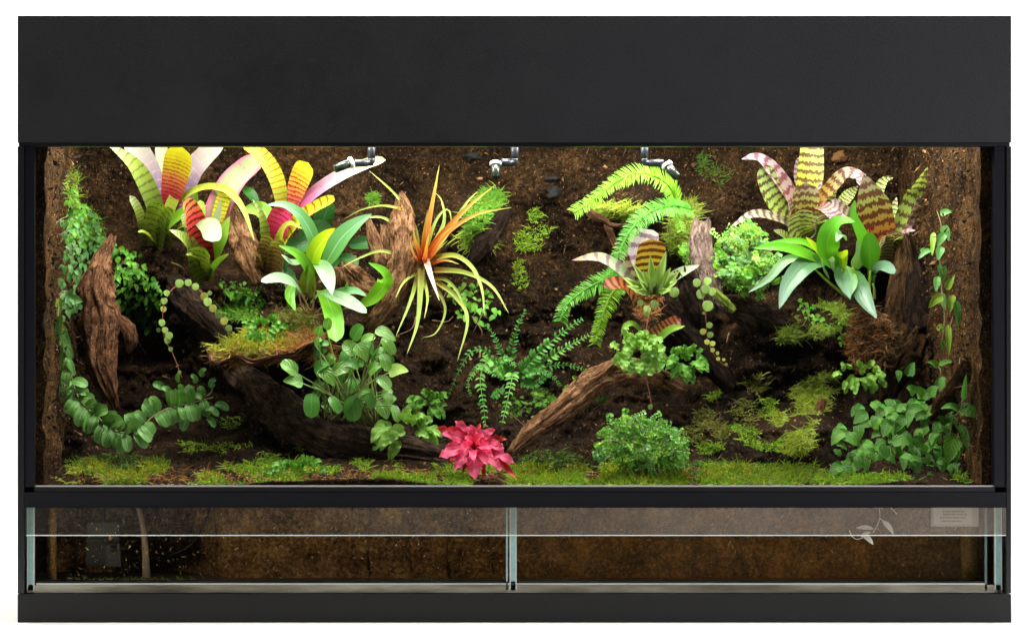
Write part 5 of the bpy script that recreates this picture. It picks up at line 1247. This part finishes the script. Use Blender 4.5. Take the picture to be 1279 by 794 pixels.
# ------------------------------------------------------------------ ruffled rosettes and little ground plants
G_ruf = green("ruffled_pale", [(0, (.20, .44, .03)), (1, (.32, .58, .09))], (.34, .54, .26), .05, 4, 4, var=.25); G_rufd = green("ruffled_green", [(0, (.10, .30, .02)), (1, (.17, .42, .04))], (.2, .42, .12), .05, 4, 4, var=.25)
def rosette(name, label, cat, cx, cy, Y, rx, ry, n, lpx, mat, seed, wav=.12, lwf=.6, kind='lance'):
    rr = random.Random(seed); o = thing(name, label, cat, P(cx, cy + ry, Y + .01))
    for i in range(n):
        a = rr.uniform(0, 2 * math.pi); rad = rr.random() ** .6; x = cx + rx * rad * math.cos(a) * .75; y = cy - ry * rad * math.sin(a) * .75
        p = P(x, y, Y - rr.uniform(0, .02)); L = lpx * .001 * rr.uniform(.75, 1.2); m = MB()
        small_leaf(m, p, L, L * lwf, rr, kind, ang=a + rr.gauss(0, .4), nn=10, mm=4, wav=wav, droop=.35); m.build("leaf", mat, o)
    return o
rosette("ruffled_plant", "ruffled pale green plant at the tip of the dark log beside the red plant", "plant", 508, 540, .115, 36, 22, 24, 24, G_ruf, 51)
rosette("ruffled_plant", "small leafy tuft on the soil behind the red plant", "plant", 536, 503, .26, 24, 16, 26, 15, G_rufd, 52)
rosette("ruffled_plant", "low leafy patch in the moss under the dark log", "plant", 372, 588, .055, 42, 16, 46, 14, G_rufd, 53)
rosette("ruffled_fern", "pale ruffled fern cluster above the bend of the driftwood branch", "fern", 795, 438, .155, 32, 25, 64, 14, G_ruf, 54, .2, .75, kind="oval")
rosette("ruffled_fern", "green ruffled fern fronds right of the driftwood branch bend", "fern", 853, 452, .21, 28, 18, 40, 15, G_rufd, 55, .2, .6)
rosette("ruffled_plant", "light green leafy clump beneath the rusty root moss", "plant", 1075, 468, .19, 34, 16, 34, 13, G_ruf, 56, kind='oval')
rosette("ruffled_plant", "bright little leaves between the moss cushions on the ledge", "plant", 328, 408, .15, 28, 12, 26, 12, G_figb, 57, kind='oval')
rosette("ruffled_plant", "small dark leaves on the soil in front of the slanting branch", "plant", 722, 478, .23, 16, 14, 12, 12, G_rufd, 58, kind='oval')
rosette("ruffled_plant", "tiny leaf sprig hanging under the air plant", "plant", 588, 372, .35, 10, 16, 12, 8, G_rufd, 59, kind='oval')
rosette("ruffled_plant", "little sprigs below the slanting driftwood branch", "plant", 744, 505, .17, 14, 10, 9, 11, G_rufd, 60, kind='oval')

# ------------------------------------------------------------------ red plant
C_pk = green("pink_leaf", [(0, (.46, .008, .05)), (.5, (.70, .04, .15)), (1, (.78, .09, .22))], (.84, .16, .30), .05, 5, 5, rough=.45, var=.15); C_rd = green("scarlet_leaf", [(0, (.40, .01, .02)), (1, (.50, .02, .03))], (.6, .08, .1), .05, rough=.45, var=.15)
re = thing("red_plant", "vivid pink red toothed leaf plant on the moss in front of the branch", "plant", P(596, 590, .075)); parent_Y[re.name] = .07
for x, y, wd, mt, ln in ((545, 534, 19, C_rd, .0), (551, 541, 17, C_pk, .01), (548, 571, 21, C_pk, .03), (568, 525, 20, C_pk, -.01), (567, 588, 18, C_pk, .035), (592, 599, 20, C_pk, .045), (618, 536, 20, C_pk, .0), (642, 578, 19, C_pk, .03), (647, 598, 9, C_rd, .035), (627, 588, 14, C_pk, .035),
                         (588, 530, 16, C_pk, -.01), (608, 580, 15, C_pk, .045), (630, 560, 17, C_pk, .02), (576, 562, 14, C_pk, .04), (604, 545, 14, C_pk, .03), (640, 588, 12, C_rd, .025), (600, 528, 11, C_rd, -.012), (556, 556, 12, C_rd, .0), (578, 590, 11, C_rd, .025), (606, 596, 12, C_rd, .03), (634, 548, 13, C_rd, .0), (580, 548, 13, C_pk, .04), (612, 562, 14, C_pk, .045), (590, 575, 12, C_pk, .05), (560, 578, 12, C_rd, .02), (616, 570, 12, C_pk, .05)):
    mx, my = 592 + (x - 592) * .5, 561 + (y - 561) * .5 - 5
    leaf(re, [(592, 561), (mx, my), (x, y)], wd, mt, lean=ln, kind='lance', n=24, m=6, ser=.38, wav=.11, free=True)
m = MB(); tube(m, [P(596, 592, .072), P(593, 576, .07), P(592, 562, .068)], .002, n=8); m.build("stem", C_rd, re)

# ------------------------------------------------------------------ creeper in the lower right corner
G_cr = green("quilted_leaf", [(0, (.08, .27, .02)), (1, (.13, .36, .035))], (.24, .46, .16), .04, 6, 5, rough=.45, var=.45, quilt=1.0); G_crl = green("quilted_light", [(0, (.14, .34, .03)), (1, (.18, .42, .05))], (.26, .52, .12), .035, 6, 5, var=.25, quilt=.5)
cr = thing("creeper", "quilted dark green creeper filling the lower right corner", "creeper", P(1120, 600, .07))
rr = random.Random(21); poly = [(1072, 505), (1090, 496), (1140, 500), (1178, 480), (1204, 495), (1212, 525), (1205, 560), (1188, 590), (1150, 605), (1060, 604), (1040, 572), (1046, 540)]
gy = lambda y: .15 - (y - 480) * .0007
spots = sorted(sample_poly(poly, 92, rr), key=lambda q: q[1]); deep = sample_poly(poly, 120, rr)
m = MB()
for x, y in deep:
    p = P(x, y, gy(y) + .025 + rr.uniform(-.01, .01)); L = rr.uniform(13, 22) * .001; small_leaf(m, p, L, L * .75, rr, 'heart', ang=rr.gauss(-1.6, .9), nn=8, mm=4, fold=.2)
tag(m.build("undergrowth", G_cr, cr), kind='stuff')
for x, y in spots:
    p = P(x, y, gy(y) - rr.uniform(-.005, .02)); L = rr.uniform(12, 24) * .001; m = MB()
    small_leaf(m, p, L, L * rr.uniform(.56, .74), rr, 'heart', ang=rr.gauss(-1.4, 1.0), nn=10, mm=4, fold=.2, droop=.25)
    m.build("leaf", G_crl if rr.random() < .22 else G_cr, cr)
m = MB()
for k in range(26):
    x, y = rr.choice(spots); tube(m, [P(x, y, gy(y)), P(x + rr.uniform(-14, 14), y + 14, gy(y) + .004), P(x + rr.uniform(-20, 20), y + 30, gy(y) + .012)], .0008, n=8, k=5)
m.build("stem", M_vstem, cr)
def sprig(name, label, path, leaves, mat, cat="vine"):
    fy = lambda x, Y: max(.025, min(Y, wall_y(x)))
    path = [(x, y, fy(x, Y)) for x, y, Y in path]; leaves = [(q[0], q[1], fy(q[0], q[2]) - .004, *q[3:]) for q in leaves]
    o = thing(name, label, cat, P(*path[0])); m = MB(); tube(m, [P(*q) for q in path], .0009, .0006, n=24, k=5); m.build("stem", M_vstem, o)
    for x, y, Y, a, L, Wd, *mm in leaves:
        p = P(x, y, Y); m = MB(); small_leaf(m, p, L * .00105, Wd * .00105, R, 'heart', ang=a, nn=10, mm=4, out=.2, droop=.15, fold=.25); m.build("leaf", mm[0] if mm else mat, o)
    return o
G_wall = green("wall_vine_leaf", [(0, (.10, .32, .05)), (1, (.18, .42, .12))], (.24, .46, .2), .05, var=.3); G_wally = green("wall_vine_lime", [(0, (.26, .40, .03)), (1, (.24, .44, .05))], (.4, .54, .1), .05, var=.2)
sprig("wall_vine", "pointed leaved vine climbing up the right coir wall", [(1176, 435, .29), (1180, 400, .29), (1176, 360, .29), (1174, 320, .30), (1176, 285, .31), (1170, 262, .32)],
      [(1174, 268, .31, .2, 17, 10), (1177, 282, .30, -1.2, 20, 11), (1180, 292, .30, -2.2, 18, 11), (1176, 308, .295, -1.9, 17, 11), (1174, 330, .29, -1.4, 22, 13), (1172, 345, .29, -1.8, 18, 10), (1174, 366, .285, -1.3, 20, 10), (1182, 362, .28, 1.1, 22, 9, G_wally), (1178, 370, .28, -2.6, 22, 12, G_wally), (1190, 368, .28, -1.8, 20, 9, G_wally),
       (1194, 375, .27, -1.5, 34, 9, G_wall), (1170, 408, .28, -.6, 12, 12, G_wally), (1184, 405, .28, -1.6, 36, 8, G_wally), (1176, 425, .29, -1.4, 12, 8), (1166, 290, .31, -1.7, 30, 8, G_wally), (1163, 312, .31, -2.6, 20, 8), (1150, 315, .32, .5, 10, 7)], G_wall)
sprig("wall_vine", "leafy shoot climbing over the curved bark horn", [(1186, 560, .12), (1190, 525, .13), (1200, 510, .15), (1204, 480, .16)],
      [(1198, 512, .14, 2.9, 24, 11), (1198, 512, .14, -.3, 24, 20), (1203, 500, .14, 1.5, 34, 7), (1192, 545, .12, -1.9, 34, 22, G_crl), (1182, 530, .125, 2.4, 18, 13), (1198, 530, .13, -1.2, 30, 10), (1180, 560, .12, -1.2, 24, 16)], G_cr)
sprig("wall_vine", "young shoot in the dark hollow above the creeper", [(1165, 520, .17), (1170, 490, .17), (1175, 465, .17), (1172, 458, .17)],
      [(1172, 458, .165, 2.7, 18, 9, G_crl), (1172, 456, .165, .2, 24, 8), (1178, 470, .165, -1.8, 20, 9), (1160, 495, .16, .9, 20, 14), (1143, 492, .165, 2.4, 16, 16), (1145, 492, .165, -.3, 16, 16), (1134, 470, .17, 1.2, 22, 14), (1122, 462, .17, -1.6, 14, 9), (1170, 482, .165, 1.3, 16, 8)], G_cr)
sprig("wall_vine", "reddish tipped shoot on the left coir wall above the shingle vine", [(72, 396, .24), (74, 378, .25), (78, 362, .26)],
      [(74, 372, .24, -1.6, 26, 8, G_wally), (78, 360, .25, 1.9, 14, 6, G_wally), (80, 368, .24, -1.0, 18, 9, G_figp), (86, 378, .24, .2, 18, 15, G_figp), (74, 392, .23, -1.5, 22, 11, G_vine)], G_figp)
# hanging roots and threads
m = MB(); rr = random.Random(8)
for x, y, Y, n_r, ln in ((1076, 440, .2, 2, 34), (1103, 444, .2, 2, 40), (1092, 430, .2, 3, 30)):
    for k in range(n_r):
        a = rr.uniform(-8, 8); tube(m, [P(x + a, y - 10, Y + .01), P(x + a * 1.2 + rr.uniform(-4, 4), y + ln * .4, Y - .005), P(x + a + rr.uniform(-8, 8), y + ln * rr.uniform(.6, 1), Y - .002)], .0012, .0004, n=14, k=5)
tag(m.build("hanging_roots", plain("root_brown", (.12, .052, .02), .85, .2, (300, .8)), loc=P(1074, 430, .2)), "brown aerial roots dangling under the right orchid", "roots")
m = MB()
for x0, y0, x1, y1 in ((520, 395, 498, 418), (540, 400, 566, 395), (345, 432, 336, 456), (322, 438, 352, 442), (560, 366, 592, 402), (395, 440, 380, 462), (590, 395, 602, 420)):
    Y = S((x0 + x1) / 2, (y0 + y1) / 2, .012); Y = min(Y, .14) if y0 > 428 else Y
    tube(m, [P(x0, y0, Y), P((x0 + x1) / 2 + 5, (y0 + y1) / 2 + 4, Y - .004), P(x1, y1, Y)], .0008, .0004, n=12, k=4)
tag(m.build("root_threads", plain("thread_tan", (.34, .18, .09), .8), loc=P(520, 400, .3)), "thin tan root threads straggling below the air plant and ledge", "roots", kind='stuff')
# a few loose bark chips stuck in the back wall
M_chip = plain("charcoal_chip", (.012, .011, .011), .8, .3, (200, .8)); M_chip2 = plain("tan_chip", (.30, .16, .09), .8, .3, (200, .8))
for lab, x, y, a, b, mt in (("thin black bark splinter on the middle of the back wall", 689, 223, 9, 2.5, M_chip), ("round black bark lump on the middle of the back wall", 690, 241, 8, 7.5, M_chip), ("black bark lump near the top of the back wall", 590, 195, 10, 5, M_chip), ("pale tan chip below the middle mist nozzle", 599, 223, 3.5, 2, M_chip2), ("tan chip at the top right of the back wall", 1048, 196, 8, 7, plain("rust_chip", (.16, .075, .025), .85, .2, (250, .9)))):
    m = MB(); Y = S(x, y, .003); c = np.array(P(x, y, Y)); rr = random.Random(x); vs = []; n1, n2 = 10, 16
    for i in range(n1 + 1):
        for j in range(n2):
            th, ph = math.pi * i / n1, 2 * math.pi * j / n2; d = np.array([math.sin(th) * math.cos(ph), math.sin(th) * math.sin(ph), math.cos(th)])
            vs.append(tuple(c + d * np.array([a, min(a, b) * .8, b]) * .00113 * (1 + .55 * float(fbm(d[0] * 2.3, d[1] * 2.3, d[2] * 2.3, x, 3)))))
    m.add(vs, [(i * n2 + j, i * n2 + (j + 1) % n2, (i + 1) * n2 + (j + 1) % n2, (i + 1) * n2 + j) for i in range(n1) for j in range(n2)])
    tag(m.build("bark_chip", mt, loc=c), lab, "bark chip")
